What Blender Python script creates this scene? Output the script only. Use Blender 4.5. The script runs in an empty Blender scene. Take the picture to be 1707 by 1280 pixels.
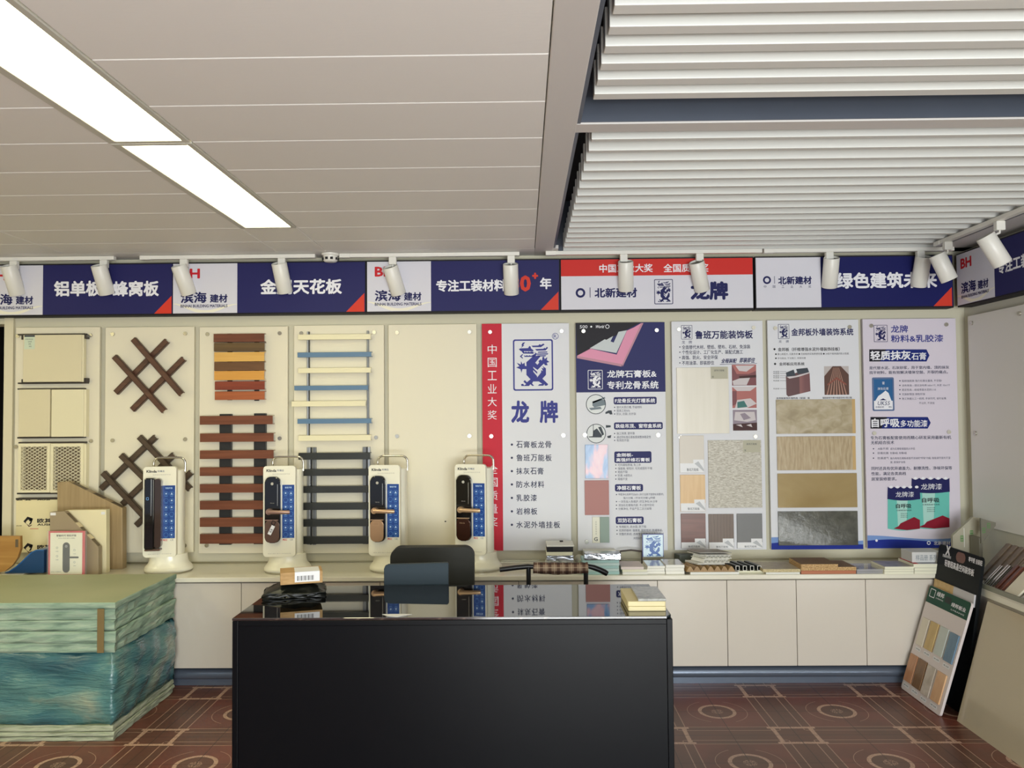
import bpy, bmesh, math, random
from mathutils import Vector, Matrix
from mathutils.geometry import tessellate_polygon
random.seed(7)
S = bpy.context.scene
COL = S.collection
PI = math.pi

# ------------------------------------------------------------------ camera
F_PX = 1359.3                       # focal length in pixels of the 1707 px wide frame
PITCH, YAW, ROLL = .03281, .01244, -.00816
EYE = Vector((0, 0, 1.507))
FWD = Vector((-math.sin(YAW)*math.cos(PITCH), math.cos(YAW)*math.cos(PITCH), math.sin(PITCH)))
_r = Vector((math.cos(YAW), math.sin(YAW), 0)); _u = _r.cross(FWD)
RGT = _r*math.cos(ROLL) + _u*math.sin(ROLL)
UPV = -_r*math.sin(ROLL) + _u*math.cos(ROLL)
cam = bpy.data.cameras.new('camera'); cam_o = bpy.data.objects.new('camera', cam); COL.objects.link(cam_o)
cam.sensor_fit = 'HORIZONTAL'; cam.sensor_width = 36; cam.lens = F_PX/1707*36; cam.clip_start = .05
cam_o.matrix_world = Matrix(((RGT.x, UPV.x, -FWD.x, EYE.x), (RGT.y, UPV.y, -FWD.y, EYE.y), (RGT.z, UPV.z, -FWD.z, EYE.z), (0, 0, 0, 1)))
S.camera = cam_o

# measuring helpers: where a sight line of the photograph meets a plane of the room
def _d(px, py): return FWD + RGT*((px-853.5)/F_PX) - UPV*((py-640)/F_PX)
def CY(px, py, y): d = _d(px, py); return EYE + d*(y/d.y)
def CZ(px, py, z): d = _d(px, py); return EYE + d*((z-EYE.z)/d.z)
def CX(px, py, x): d = _d(px, py); return EYE + d*(x/d.x)

# ------------------------------------------------------------------ exposure, world, daylight
S.view_settings.view_transform = 'Standard'; S.view_settings.look = 'None'
S.view_settings.gamma = 1; S.view_settings.use_curve_mapping = False
S.view_settings.exposure = -0.19
S.cycles.use_denoising = True
S.cycles.max_bounces = 10; S.cycles.diffuse_bounces = 5; S.cycles.glossy_bounces = 4; S.cycles.transparent_max_bounces = 8
S.cycles.sample_clamp_indirect = 6; S.cycles.caustics_reflective = False; S.cycles.caustics_refractive = False
wd = bpy.data.worlds.new('sky'); S.world = wd; wd.use_nodes = True
wd.node_tree.nodes['Background'].inputs[0].default_value = (.72, .82, 1, 1)
wd.node_tree.nodes['Background'].inputs[1].default_value = .6
def area(name, loc, rot, sx, sy, power, col):
    l = bpy.data.lights.new(name, 'AREA'); l.shape = 'RECTANGLE'; l.size = sx; l.size_y = sy; l.energy = power; l.color = col
    o = bpy.data.objects.new(name, l); COL.objects.link(o); o.location = loc; o.rotation_euler = rot
    return o
DAY = area('daylight_shop_front', (1.0, -2.72, 1.25), (PI/2, 0, 0), 2.9, 2.1, 240, (.91, .965, 1.0))
# added lamp tilted up to brighten the ceiling, as bounce off pavement would
CEIL_FILL = area('added_ceiling_bounce', (1.0, -2.70, .55), (PI/2+.75, 0, 0), 2.9, .9, 185, (.96, .985, .95))
LED_COL = (1.0, .94, .56); LED_STR = 11.0

# ------------------------------------------------------------------ room measures
ZC = 2.4446        # ceiling
YW = 4.917         # back wall face
XW = 2.659         # right wall face
XL = -4.2          # left wall face
YF = -2.7          # shop front
YP = 4.882         # face of the display boards
YS = 4.83          # face of the sign band
ZT = CY(530, 937, YW).z   # counter top
YCF = 4.475        # counter front edge

# ------------------------------------------------------------------ materials
def lin(c):
    c = c/255.0
    return c/12.92 if c <= .04045 else ((c+.055)/1.055)**2.4
def rgb(r, g, b): return (lin(r), lin(g), lin(b), 1)
MATS = {}
def mat(name, c, rough=.5, metal=0, spec=.5, bump=0, bscale=60, var=0, vscale=8, coat=0, emis=None, alpha=None, trans=0, stretch=(1,1,1)):
    if name in MATS: return MATS[name]
    m = bpy.data.materials.new(name); m.use_nodes = True; nt = m.node_tree; b = nt.nodes['Principled BSDF']
    b.inputs['Base Color'].default_value = rgb(*c); b.inputs['Roughness'].default_value = rough; b.inputs['Metallic'].default_value = metal
    b.inputs['Specular IOR Level'].default_value = spec; b.inputs['Coat Weight'].default_value = coat
    if trans: b.inputs['Transmission Weight'].default_value = trans; b.inputs['IOR'].default_value = 1.2
    if alpha is not None: b.inputs['Alpha'].default_value = alpha
    if emis: b.inputs['Emission Color'].default_value = (*emis[0], 1); b.inputs['Emission Strength'].default_value = emis[1]
    if var or bump:
        tc = nt.nodes.new('ShaderNodeTexCoord'); mp = nt.nodes.new('ShaderNodeMapping'); mp.inputs['Scale'].default_value = stretch
        nt.links.new(tc.outputs['Object'], mp.inputs[0])
    if var:
        n = nt.nodes.new('ShaderNodeTexNoise'); n.inputs['Scale'].default_value = vscale; n.inputs['Detail'].default_value = 5
        nt.links.new(mp.outputs[0], n.inputs['Vector'])
        r = nt.nodes.new('ShaderNodeMapRange'); r.inputs[1].default_value = .3; r.inputs[2].default_value = .7
        r.inputs[3].default_value = 1-var; r.inputs[4].default_value = 1+var
        nt.links.new(n.outputs['Fac'], r.inputs[0])
        mx = nt.nodes.new('ShaderNodeVectorMath'); mx.operation = 'SCALE'; mx.inputs[0].default_value = rgb(*c)[:3]
        nt.links.new(r.outputs[0], mx.inputs['Scale']); nt.links.new(mx.outputs[0], b.inputs['Base Color'])
    if bump:
        n = nt.nodes.new('ShaderNodeTexNoise'); n.inputs['Scale'].default_value = bscale; n.inputs['Detail'].default_value = 3
        nt.links.new(mp.outputs[0], n.inputs['Vector'])
        bp = nt.nodes.new('ShaderNodeBump'); bp.inputs['Strength'].default_value = bump; bp.inputs['Distance'].default_value = .01
        nt.links.new(n.outputs['Fac'], bp.inputs['Height']); nt.links.new(bp.outputs[0], b.inputs['Normal'])
    MATS[name] = m; return m
def mix_mat(name, stops, scale, stretch=(1,1,1), rough=.5, detail=6, distort=0, kind='noise', bump=0, lo=.3, hi=.7, coat=0, metal=0):
    """procedural colours run along a noise or wave pattern"""
    if name in MATS: return MATS[name]
    m = bpy.data.materials.new(name); m.use_nodes = True; nt = m.node_tree; b = nt.nodes['Principled BSDF']
    tc = nt.nodes.new('ShaderNodeTexCoord'); mp = nt.nodes.new('ShaderNodeMapping'); mp.inputs['Scale'].default_value = stretch
    nt.links.new(tc.outputs['Object'], mp.inputs[0])
    if kind == 'noise':
        n = nt.nodes.new('ShaderNodeTexNoise'); n.inputs['Detail'].default_value = detail; n.inputs['Distortion'].default_value = distort
    elif kind == 'wave':
        n = nt.nodes.new('ShaderNodeTexWave'); n.inputs['Detail'].default_value = detail; n.inputs['Distortion'].default_value = distort
    else:
        n = nt.nodes.new('ShaderNodeTexVoronoi')
    n.inputs['Scale'].default_value = scale
    nt.links.new(mp.outputs[0], n.inputs['Vector'])
    r = nt.nodes.new('ShaderNodeMapRange'); r.inputs[1].default_value = lo; r.inputs[2].default_value = hi
    nt.links.new(n.outputs['Distance' if kind == 'voronoi' else 'Fac'], r.inputs[0])
    cr = nt.nodes.new('ShaderNodeValToRGB'); e = cr.color_ramp.elements
    while len(e) < len(stops): e.new(.5)
    for i, (p, c) in enumerate(stops): e[i].position = p; e[i].color = rgb(*c)
    nt.links.new(r.outputs[0], cr.inputs[0]); nt.links.new(cr.outputs[0], b.inputs['Base Color'])
    b.inputs['Roughness'].default_value = rough; b.inputs['Coat Weight'].default_value = coat; b.inputs['Metallic'].default_value = metal
    if bump:
        bp = nt.nodes.new('ShaderNodeBump'); bp.inputs['Strength'].default_value = bump; bp.inputs['Distance'].default_value = .01
        nt.links.new(r.outputs[0], bp.inputs['Height']); nt.links.new(bp.outputs[0], b.inputs['Normal'])
    MATS[name] = m; return m
def wood(name, c1, c2, axis='x', rough=.4, scale=9):
    st = {'x': (.12, 2.2, 2.2), 'z': (2.2, 2.2, .12), 'y': (2.2, .12, 2.2)}[axis]
    return mix_mat(name, [(0, c1), (.5, tuple((a+b)/2 for a, b in zip(c1, c2))), (1, c2)], scale*2, st, rough, 8, .6)

# ------------------------------------------------------------------ mesh builder
TEXTS = {}
def text_geo(s, bold):
    k = (s, bold)
    if k not in TEXTS:
        cu = bpy.data.curves.new('writing', 'FONT'); cu.body = s; cu.resolution_u = 2; cu.offset = bold; cu.fill_mode = 'FRONT'
        o = bpy.data.objects.new('writing', cu); COL.objects.link(o)
        dg = bpy.context.evaluated_depsgraph_get(); me = bpy.data.meshes.new_from_object(o.evaluated_get(dg))
        vs = [(v.co.x, v.co.y) for v in me.vertices]; fs = [tuple(p.vertices) for p in me.polygons]
        bpy.data.objects.remove(o); bpy.data.curves.remove(cu); bpy.data.meshes.remove(me)
        TEXTS[k] = (vs, fs)
    return TEXTS[k]
def rrect(x0, x1, z0, z1, r, n=5):
    r = min(r, abs(x1-x0)/2, abs(z1-z0)/2); p = []
    for cx, cz, a in ((x1-r, z1-r, 0), (x0+r, z1-r, 90), (x0+r, z0+r, 180), (x1-r, z0+r, 270)):
        for i in range(n+1):
            t = math.radians(a+90*i/n); p.append((cx+r*math.cos(t), cz+r*math.sin(t)))
    return p
def circ(x, z, r, n=20, rz=None): return [(x+r*math.cos(2*PI*i/n), z+(rz or r)*math.sin(2*PI*i/n)) for i in range(n)]
class MB:
    def __init__(s, T=None): s.bm = bmesh.new(); s.T = T
    def v(s, co):
        co = Vector(co)
        return s.bm.verts.new(s.T @ co if s.T else co)
    def face(s, vs, mi=0, smooth=False):
        try: f = s.bm.faces.new(vs)
        except ValueError: return None
        f.material_index = mi; f.smooth = smooth; return f
    def hexa(s, p, bev=0, mi=0):
        vs = [s.v(c) for c in p]; fs = [s.face([vs[i] for i in q], mi) for q in ((0,3,2,1),(4,5,6,7),(0,1,5,4),(1,2,6,5),(2,3,7,6),(3,0,4,7))]
        if bev:
            es = {e for f in fs if f for e in f.edges}
            r = bmesh.ops.bevel(s.bm, geom=list(es), offset=bev, segments=2, affect='EDGES', profile=.5, clamp_overlap=True)
            for f in r['faces']: f.material_index = mi
    def box(s, x0, x1, y0, y1, z0, z1, bev=0, mi=0):
        x0, x1 = sorted((x0, x1)); y0, y1 = sorted((y0, y1)); z0, z1 = sorted((z0, z1))
        s.hexa([(x0,y0,z0),(x1,y0,z0),(x1,y1,z0),(x0,y1,z0),(x0,y0,z1),(x1,y0,z1),(x1,y1,z1),(x0,y1,z1)], bev, mi)
    def prism(s, pts, a0, a1, axis='y', mi=0, bev=0, smooth=False):
        def P(p, a): return {'y': (p[0], a, p[1]), 'x': (a, p[0], p[1]), 'z': (p[0], p[1], a)}[axis]
        A = [s.v(P(p, a0)) for p in pts]; B = [s.v(P(p, a1)) for p in pts]; n = len(pts)
        fa, fb = [s.face(A, mi), s.face(list(reversed(B)), mi)]
        for i in range(n): s.face([A[i], B[i], B[(i+1) % n], A[(i+1) % n]], mi, smooth)
        if bev:
            es = {e for f in (fa, fb) if f for e in f.edges}
            r = bmesh.ops.bevel(s.bm, geom=list(es), offset=bev, segments=2, affect='EDGES', profile=.5, clamp_overlap=True)
            for f in r['faces']: f.material_index = mi
    def cyl(s, p0, p1, r0, r1=None, n=16, caps=True, mi=0):
        p0, p1 = Vector(p0), Vector(p1); r1 = r0 if r1 is None else r1
        s.tube([p0, p1], [r0, r1], n, caps, mi)
    def tube(s, path, r, n=10, caps=True, mi=0):
        path = [Vector(p) for p in path]; k = len(path)
        rs = r if isinstance(r, (list, tuple)) else [r]*k
        rings = []; up = None
        for i, p in enumerate(path):
            t = (path[min(i+1, k-1)] - path[max(i-1, 0)]).normalized()
            if up is None:
                up = Vector((0,0,1)) if abs(t.z) < .9 else Vector((0,1,0))
            a = (up - t*up.dot(t)).normalized(); b = t.cross(a); up = a
            rings.append([s.v(p + (a*math.cos(2*PI*j/n) + b*math.sin(2*PI*j/n))*rs[i]) for j in range(n)])
        for i in range(k-1):
            for j in range(n): s.face([rings[i][j], rings[i][(j+1) % n], rings[i+1][(j+1) % n], rings[i+1][j]], mi, True)
        if caps:
            for ring, p in ((rings[0], 0), (rings[-1], 1)):
                c = [s.bm.verts.new(x.co) for x in ring]
                s.face(c if p else c[::-1], mi)
    def lathe(s, prof, c, n=28, sx=1, sy=1, mi=0, caps=True):
        c = Vector(c)
        R = [[s.v(c + Vector((r*sx*math.cos(2*PI*j/n), r*sy*math.sin(2*PI*j/n), z))) for j in range(n)] for r, z in prof]
        for i in range(len(R)-1):
            for j in range(n): s.face([R[i][j], R[i][(j+1) % n], R[i+1][(j+1) % n], R[i+1][j]], mi, True)
        if caps:
            s.face([s.bm.verts.new(x.co) for x in reversed(R[0])], mi); s.face([s.bm.verts.new(x.co) for x in R[-1]], mi)
    def flat(s, pts, y, mi=0):
        vs = [s.v((p[0], y, p[1])) for p in pts]
        for t in tessellate_polygon([[Vector((p[0], p[1], 0)) for p in pts]]):
            a, b, c = (vs[i] for i in t)
            p, q, r = (pts[i] for i in t)
            if (q[0]-p[0])*(r[1]-p[1]) - (q[1]-p[1])*(r[0]-p[0]) < 0: b, c = c, b
            s.face([a, b, c], mi)
    def rect(s, r, y, mi=0): s.flat([(r[0], r[2]), (r[1], r[2]), (r[1], r[3]), (r[0], r[3])], y, mi)
    def ring(s, outer, inner, y, mi=0):
        A = [s.v((p[0], y, p[1])) for p in outer]; B = [s.v((p[0], y, p[1])) for p in inner]; n = len(A)
        for i in range(n): s.face([A[i], A[(i+1) % n], B[(i+1) % n], B[i]], mi)
    def text(s, t, r, y, bold=.02, mi=0, slant=0):
        vs, fs = text_geo(t, 0)
        if not vs: return
        xs = [v[0] for v in vs]; zs = [v[1] for v in vs]; x0, x1, z0, z1 = min(xs), max(xs), min(zs), max(zs)
        kx = (r[1]-r[0])/max(1e-6, x1-x0); kz = (r[3]-r[2])/max(1e-6, z1-z0)
        # heavier strokes: the same glyphs laid down again a stroke-width away in each direction
        if bold < .012: D = [(0, 0)]
        elif bold < .018: D = [(-bold, -bold*.6), (bold, bold*.6), (-bold, bold*.6), (bold, -bold*.6)]
        else: D = [(0, 0)] + [(bold*math.cos(PI*k/4), bold*math.sin(PI*k/4)) for k in range(8)]
        if len(D) > 1: kx = (r[1]-r[0])/max(1e-6, x1-x0+2*bold); kz = (r[3]-r[2])/max(1e-6, z1-z0+2*bold); x0 -= bold; z0 -= bold
        for k, (dx, dz) in enumerate(D):
            V = [s.v((r[0]+(a+dx-x0)*kx+(b+dz-z0)*kz*slant, y-k*2e-5, r[2]+(b+dz-z0)*kz)) for a, b in vs]
            for f in fs: s.face([V[i] for i in f], mi)
    def build(s, name, m, parent=None, local=False, recalc=True):
        if recalc: bmesh.ops.recalc_face_normals(s.bm, faces=s.bm.faces)
        me = bpy.data.meshes.new(name); s.bm.to_mesh(me); s.bm.free()
        for x in (m if isinstance(m, (list, tuple)) else [m]): me.materials.append(x)
        o = bpy.data.objects.new(name, me); COL.objects.link(o)
        if parent is not None:
            root = parent
            while root.parent: root = root.parent
            if not local: me.transform(FRAME[root].inverted())
            o.parent = parent
        return o
FRAME = {}
def thing(name, label, cat, loc=(0,0,0), rotz=0, group=None):
    o = bpy.data.objects.new(name, None); COL.objects.link(o); o.empty_display_size = .05
    o.location = loc; o.rotation_euler = (0, 0, rotz); FRAME[o] = Matrix.Translation(Vector(loc)) @ Matrix.Rotation(rotz, 4, 'Z')
    o['label'] = label; o['category'] = cat
    if group: o['group'] = group
    return o
def tag(o, label, cat, group=None, kind=None):
    o['label'] = label; o['category'] = cat
    if group: o['group'] = group
    if kind: o['kind'] = kind
    return o
def solo(name, mb, m, label, cat, group=None):
    """a thing that is one mesh: origin moved to the middle of its underside"""
    bm = mb.bm; cs = [v.co for v in bm.verts]
    c = Vector(((min(v.x for v in cs)+max(v.x for v in cs))/2, (min(v.y for v in cs)+max(v.y for v in cs))/2, min(v.z for v in cs)))
    bmesh.ops.translate(bm, verts=bm.verts, vec=-c)
    o = mb.build(name, m); o.location = c
    return tag(o, label, cat, group)
def struct(name, mb, m, parent=None):
    o = mb.build(name, m)
    if parent is not None: o.parent = parent
    else: o['kind'] = 'structure'
    return o
def line(parent, m, t, r, y, bold=.004, name='text_line', slant=0):
    b = MB(); b.text(t, r, y, bold, slant=slant); return b.build(name, m, parent)
def PR(x0, y0, x1, y1, D=None):
    """a rectangle of the photograph laid on the wall-parallel plane y = D"""
    D = YP if D is None else D; xc, yc = (x0+x1)/2, (y0+y1)/2
    return (CY(x0, yc, D).x, CY(x1, yc, D).x, CY(xc, y1, D).z, CY(xc, y0, D).z)
def PP(pts, D=None):
    D = YP if D is None else D
    return [(CY(x, y, D).x, CY(x, y, D).z) for x, y in pts]
# ------------------------------------------------------------------ setting: floor
def floor_mat():
    m = bpy.data.materials.new('patterned_floor_tile'); m.use_nodes = True; nt = m.node_tree; b = nt.nodes['Principled BSDF']
    L = nt.links.new
    def N(op, a, b_=None, c=None):
        n = nt.nodes.new('ShaderNodeMath'); n.operation = op
        for i, x in enumerate((a, b_, c)):
            if x is None: continue
            if isinstance(x, (int, float)): n.inputs[i].default_value = x
            else: L(x, n.inputs[i])
        return n.outputs[0]
    tc = nt.nodes.new('ShaderNodeTexCoord'); sp = nt.nodes.new('ShaderNodeSeparateXYZ'); L(tc.outputs['Object'], sp.inputs[0])
    P = .594; X0 = .958; Y0 = 4.13
    def cell(o, c0): return N('SUBTRACT', N('FRACT', N('ADD', N('DIVIDE', N('SUBTRACT', o, c0), P), 100.5)), .5)
    u = cell(sp.outputs[0], X0); v = cell(sp.outputs[1], Y0)
    au = N('ABSOLUTE', u); av = N('ABSOLUTE', v)
    r = N('SQRT', N('ADD', N('MULTIPLY', u, u), N('MULTIPLY', v, v)))
    def near(x, c, w): return N('LESS_THAN', N('ABSOLUTE', N('SUBTRACT', x, c)), w)
    OR = lambda a, c: N('MAXIMUM', a, c); AND = lambda a, c: N('MULTIPLY', a, c)
    def noise(s, d=4):
        n = nt.nodes.new('ShaderNodeTexNoise'); n.inputs['Scale'].default_value = s; n.inputs['Detail'].default_value = d
        L(tc.outputs['Object'], n.inputs['Vector']); return n.outputs['Fac']
    n1 = noise(3.5); n2 = noise(160, 2)
    grain = N('LESS_THAN', n2, .56)
    # lines: two beside each band, broken where the other band weaves over
    vl = AND(OR(near(au, .335, .0042), near(au, .405, .0042)), N('LESS_THAN', av, .40))
    hl = AND(OR(near(av, .335, .0042), near(av, .405, .0042)), N('LESS_THAN', au, .40))
    thin = AND(near(r, .245, .0025), N('GREATER_THAN', au, .10))
    lines = OR(OR(vl, hl), thin)
    ph = AND(near(av, .352, .017), N('GREATER_THAN', au, .31)); pv = AND(near(au, .352, .017), N('GREATER_THAN', av, .352))
    ring = near(r, .142, .015)
    ctr = AND(N('LESS_THAN', r, .05), N('GREATER_THAN', n2, .52))
    patch = AND(OR(OR(ph, pv), OR(ring, ctr)), N('ADD', .55, N('MULTIPLY', grain, .45)))
    light = OR(N('MULTIPLY', lines, .62), patch)
    band = N('MULTIPLY', OR(N('GREATER_THAN', au, .335), N('GREATER_THAN', av, .335)), .55)
    inner = N('MULTIPLY', N('LESS_THAN', r, .135), .6)
    dark = OR(band, inner)
    grout = OR(OR(N('LESS_THAN', au, .0032), N('LESS_THAN', av, .0032)), OR(N('GREATER_THAN', au, .4968), N('GREATER_THAN', av, .4968)))
    def mixc(f, a, c):
        n = nt.nodes.new('ShaderNodeMix'); n.data_type = 'RGBA'; L(f, n.inputs[0])
        for i, x in ((6, a), (7, c)):
            if isinstance(x, tuple): n.inputs[i].default_value = rgb(*x)
            else: L(x, n.inputs[i])
        return n.outputs[2]
    mr = nt.nodes.new('ShaderNodeMapRange'); mr.inputs[1].default_value = .35; mr.inputs[2].default_value = .65; L(n1, mr.inputs[0])
    base = mixc(mr.outputs[0], (124, 68, 56), (106, 62, 50))
    c = mixc(dark, base, (92, 68, 54)); c = mixc(light, c, (196, 160, 138)); c = mixc(N('MULTIPLY', grout, .8), c, (52, 38, 34))
    L(c, b.inputs['Base Color']); b.inputs['Roughness'].default_value = .32; b.inputs['Specular IOR Level'].default_value = .35
    return m
mb = MB(); mb.box(XL-.1, XW+.6, YF-.4, 7.2, -.08, 0); struct('floor', mb, floor_mat())

# ------------------------------------------------------------------ setting: walls
M_wall = mat('wall_paint', (205, 200, 178), .75, bump=.02, bscale=200)
M_wallr = mat('wall_paint_right', (206, 203, 190), .75, bump=.02, bscale=200)
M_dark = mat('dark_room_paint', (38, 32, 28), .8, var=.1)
XO = -3.105        # where the back wall stops and the dark passage begins
mb = MB(); mb.box(XO, XW+.15, YW, YW+.15, 0, 2.75); mb.box(XL, XO, YW, YW+.15, 2.06, 2.75); struct('wall_back', mb, M_wall)
mb = MB(); mb.box(XW, XW+.15, YF, YW, 0, 2.75); struct('wall_right', mb, M_wallr)
mb = MB(); mb.box(XL-.15, XL, YF, YW+.15, 0, 2.75); struct('wall_left', mb, M_wall)
mb = MB(); mb.box(XL, XL+.6, YF-.15, YF, 0, 2.75); mb.box(2.5, XW+.15, YF-.15, YF, 0, 2.75); mb.box(XL+.6, 2.5, YF-.15, YF, 2.35, 2.75); mb.box(XL+.6, 2.5, YF-.15, YF, 0, .12)
struct('wall_front', mb, M_wall)
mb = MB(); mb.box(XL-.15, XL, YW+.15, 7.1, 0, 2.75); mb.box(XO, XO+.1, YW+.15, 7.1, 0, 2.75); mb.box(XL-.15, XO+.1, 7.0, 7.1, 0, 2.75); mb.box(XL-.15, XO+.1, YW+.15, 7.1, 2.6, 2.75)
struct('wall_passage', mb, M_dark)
mb = MB(); mb.box(XO-.035, XO+.02, YW-.02, YW+.12, 0, CY(60, 521, YS).z); struct('trim_1', mb, mat('opening_trim', (214, 206, 180), .6))

# ------------------------------------------------------------------ setting: ceiling
M_plank = mat('ceiling_plank_white', (232, 230, 226), .6, bump=.03, bscale=120, stretch=(.2, 1, 1))
M_void = mat('ceiling_void_black', (28, 30, 36), .8)
M_track = mat('white_lamp_metal', (232, 230, 222), .38)
XB0, XB1 = .079, .187          # the dividing beam
PY0, PST = 2.1165, .33         # plank joints
LX0, LX1 = CZ(178, 232, ZC).x, CZ(487, 376, ZC).x      # light strip
LY = [PY0+PST*k for k in (-6, -2, 2, 6)]
mb = MB()
ys = [PY0+PST*k for k in range(-14, 8)] + [4.70]
JOINT = -2.665
for a, c in zip(ys[:-1], ys[1:]):
    g = .0035
    for x0, x1 in ((XL, JOINT), (JOINT, LX0-.012), (LX1+.012, XB0)):
        mb.box(x0+.001, x1-.001, a+g/2, c-g/2, ZC, ZC+.02, bev=.003)
    if a > LY[3]-.01 or a < LY[0]-.01: mb.box(LX0-.010, LX1+.010, a+g/2, c-g/2, ZC, ZC+.02, bev=.003)
# strip between the last plank and the wall
mb.box(XL, XB0, 4.704, YW, ZC+.001, ZC+.02)
mb.box(XL, XB0, YF, YW, ZC+.10, ZC+.12)
struct('ceiling', mb, M_plank)
mb = MB(); mb.box(XB0+.002, XB1, YF, 4.78, ZC-.003, ZC+.30, bev=.003)
mb.box(XB0, XW, 4.80, YW, ZC, ZC+.02); mb.box(XB0, XB1+.03, 4.70, 4.80, ZC, ZC+.02)
XR0 = 2.452                     # left edge of the plain strip along the right wall
mb.box(XR0, XW, YF, YW, ZC, ZC+.30)
CB0, CB1 = 2.645, 2.735
mb.box(XB1, XR0, CB0+.006, CB1-.006, ZC, ZC+.03)
for y in (.35, -1.9): mb.box(XB1, XR0, y, y+.09, ZC, ZC+.30)
struct('trim_2', mb, mat('beam_wrap_grey', (206, 202, 198), .45, bump=.04, bscale=14))
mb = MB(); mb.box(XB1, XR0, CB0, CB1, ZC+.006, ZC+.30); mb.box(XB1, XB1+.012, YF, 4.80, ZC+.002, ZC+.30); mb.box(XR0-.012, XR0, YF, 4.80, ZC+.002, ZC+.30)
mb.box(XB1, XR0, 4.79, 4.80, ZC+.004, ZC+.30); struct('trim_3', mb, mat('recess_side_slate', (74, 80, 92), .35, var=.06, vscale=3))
mb = MB(); mb.box(XB1-.05, XW, YF, YW, ZC+.30, ZC+.32); struct('ceiling_slat_recess', mb, M_void)

# slats: broad ones in the near bay, narrow ones in the far bay
M_slat = mat('slat_white', (214, 214, 209), .42, bump=.01, bscale=30, stretch=(.1, 1, 1))
def slats(name, label, ys_, w, h, x0, x1, x1f=None):
    t = thing(name, label, 'slat ceiling', ((x0+x1)/2, (ys_[0]+ys_[-1])/2, ZC))
    for y in ys_:
        m_ = MB(); m_.box(x0, x1, y, y+w, ZC+.001, ZC+h, bev=.002); m_.build('slat', M_slat, t)
    for x in (x0+.25, (x0+x1)/2, x1-.25):
        m_ = MB(); m_.box(x-.02, x+.02, min(ys_)-.01, max(ys_)+w+.01, ZC+h, ZC+h+.02); m_.box(x-.004, x+.004, ys_[0], ys_[0]+.008, ZC+h+.02, ZC+.30); m_.box(x-.004, x+.004, ys_[-1], ys_[-1]+.008, ZC+h+.02, ZC+.30); m_.build('hanger_rail', mat('hanger_steel', (90, 92, 96), .4, 1), t)
    return t
slats('slat_ceiling', 'near bay of broad white ceiling slats with wide grey undersides', [2.4425-.0455-.1063*k for k in range(19)], .0455, .105, .222, 2.40)
slats('slat_ceiling', 'far bay of thin white ceiling slats above the wall of posters', [2.803+.1232*k for k in range(17)], .028, .11, .248, 2.432)

# light panels
M_led = mat('led_diffuser', (255, 250, 235), .6, emis=(LED_COL, LED_STR))
M_ledf = mat('led_frame', (190, 188, 178), .4)
NL = ['light panel overhead, out beyond the top of the photo', 'near bright light panel, running out of the photo at upper left', 'far bright light panel, nearer the signs']
for i in range(3):
    a, c = LY[i]+.004, LY[i+1]-.004
    t = thing('ceiling_light', NL[i], 'ceiling light', ((LX0+LX1)/2, (a+c)/2, ZC-.004), 0, None)
    m_ = MB(); w = .02
    for q in ((LX0-.010, LX0+w, a, c), (LX1-w+.008, LX1+.010, a, c), (LX0+w, LX1-w+.008, a, a+w), (LX0+w, LX1-w+.008, c-w, c)): m_.box(*q, ZC-.004, ZC+.02, bev=.002)
    m_.build('frame', M_ledf, t)
    m_ = MB(); m_.box(LX0+w, LX1-w+.008, a+w, c-w, ZC+.001, ZC+.012); m_.build('diffuser', M_led, t)
# a second row of the same light panels, left of the photo
for i in range(3):
    a, c = LY[i]+.004, LY[i+1]-.004; x0, x1 = -3.9, -3.6
    t = thing('ceiling_light', 'light panel of the row beyond the left edge of the photo', 'ceiling light', ((x0+x1)/2, (a+c)/2, ZC-.03), 0, 'light panels left of the photo')
    m_ = MB(); w = .02
    for q in ((x0, x0+w, a, c), (x1-w, x1, a, c), (x0+w, x1-w, a, a+w), (x0+w, x1-w, c-w, c)): m_.box(*q, ZC-.03, ZC, bev=.002)
    m_.build('frame', M_ledf, t)
    m_ = MB(); m_.box(x0+w, x1-w, a+w, c-w, ZC-.024, ZC-.012); m_.build('diffuser', M_led, t)

# ------------------------------------------------------------------ counter, cupboards, skirting
M_cup = mat('cupboard_gloss_cream', (210, 202, 190), .22, coat=.15)
M_cupd = mat('cupboard_carcass', (150, 146, 132), .5)
M_top = mat('counter_white_top', (226, 222, 205), .18, coat=.3)
ZD0 = CY(1300, 1109, 4.50).z; ZD1 = ZT-.034
wt = MB(); wt.box(XO+.02, XW-.002, YCF, YW-.002, ZT-.026, ZT, bev=.004)
o = solo('worktop', wt, M_top, 'long cream white worktop along the back wall under the display boards', 'worktop')
seam = [CY(1212+115.6*k, 1040, 4.50).x for k in range(-11, 4)]
seam = [s_ for s_ in seam if s_ > XO+.25] 
units = []
i = 0
edges = [XO+.03] + seam + [XW-.01]
lab = {}
def cupboard(x0, x1, doors, label):
    t = thing('base_cabinet', label, 'cabinet', ((x0+x1)/2, 4.70, ZD0), 0, 'cream base cabinets under the worktop')
    m_ = MB(); m_.box(x0+.0005, x1-.0005, 4.512, YW-.004, ZD0, ZT-.027); m_.build('body', M_cupd, t)
    for a, c in doors:
        m_ = MB(); m_.box(a+.0015, c-.0015, 4.492, 4.511, ZD0, ZD1, bev=.0015); m_.build('door', M_cup, t)
pairs = [edges[k:k+3] for k in range(0, len(edges)-1, 2)]
names = ['cream cabinet at far left end, hidden behind the stack of green boards', 'cream cabinet right behind the wrapped board stack', 'cream cabinet just right of the green board stack', 'cream cabinet behind the left half of black desk', 'cream cabinet behind the middle of black desk', 'cream cabinet behind the right half of black desk', 'cream cabinet with two plain doors just right of the black desk', 'cream cabinet left of the leaning sample boards, below the chipboard samples', 'cream cabinet in the right corner behind the leaning boards']
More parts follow.
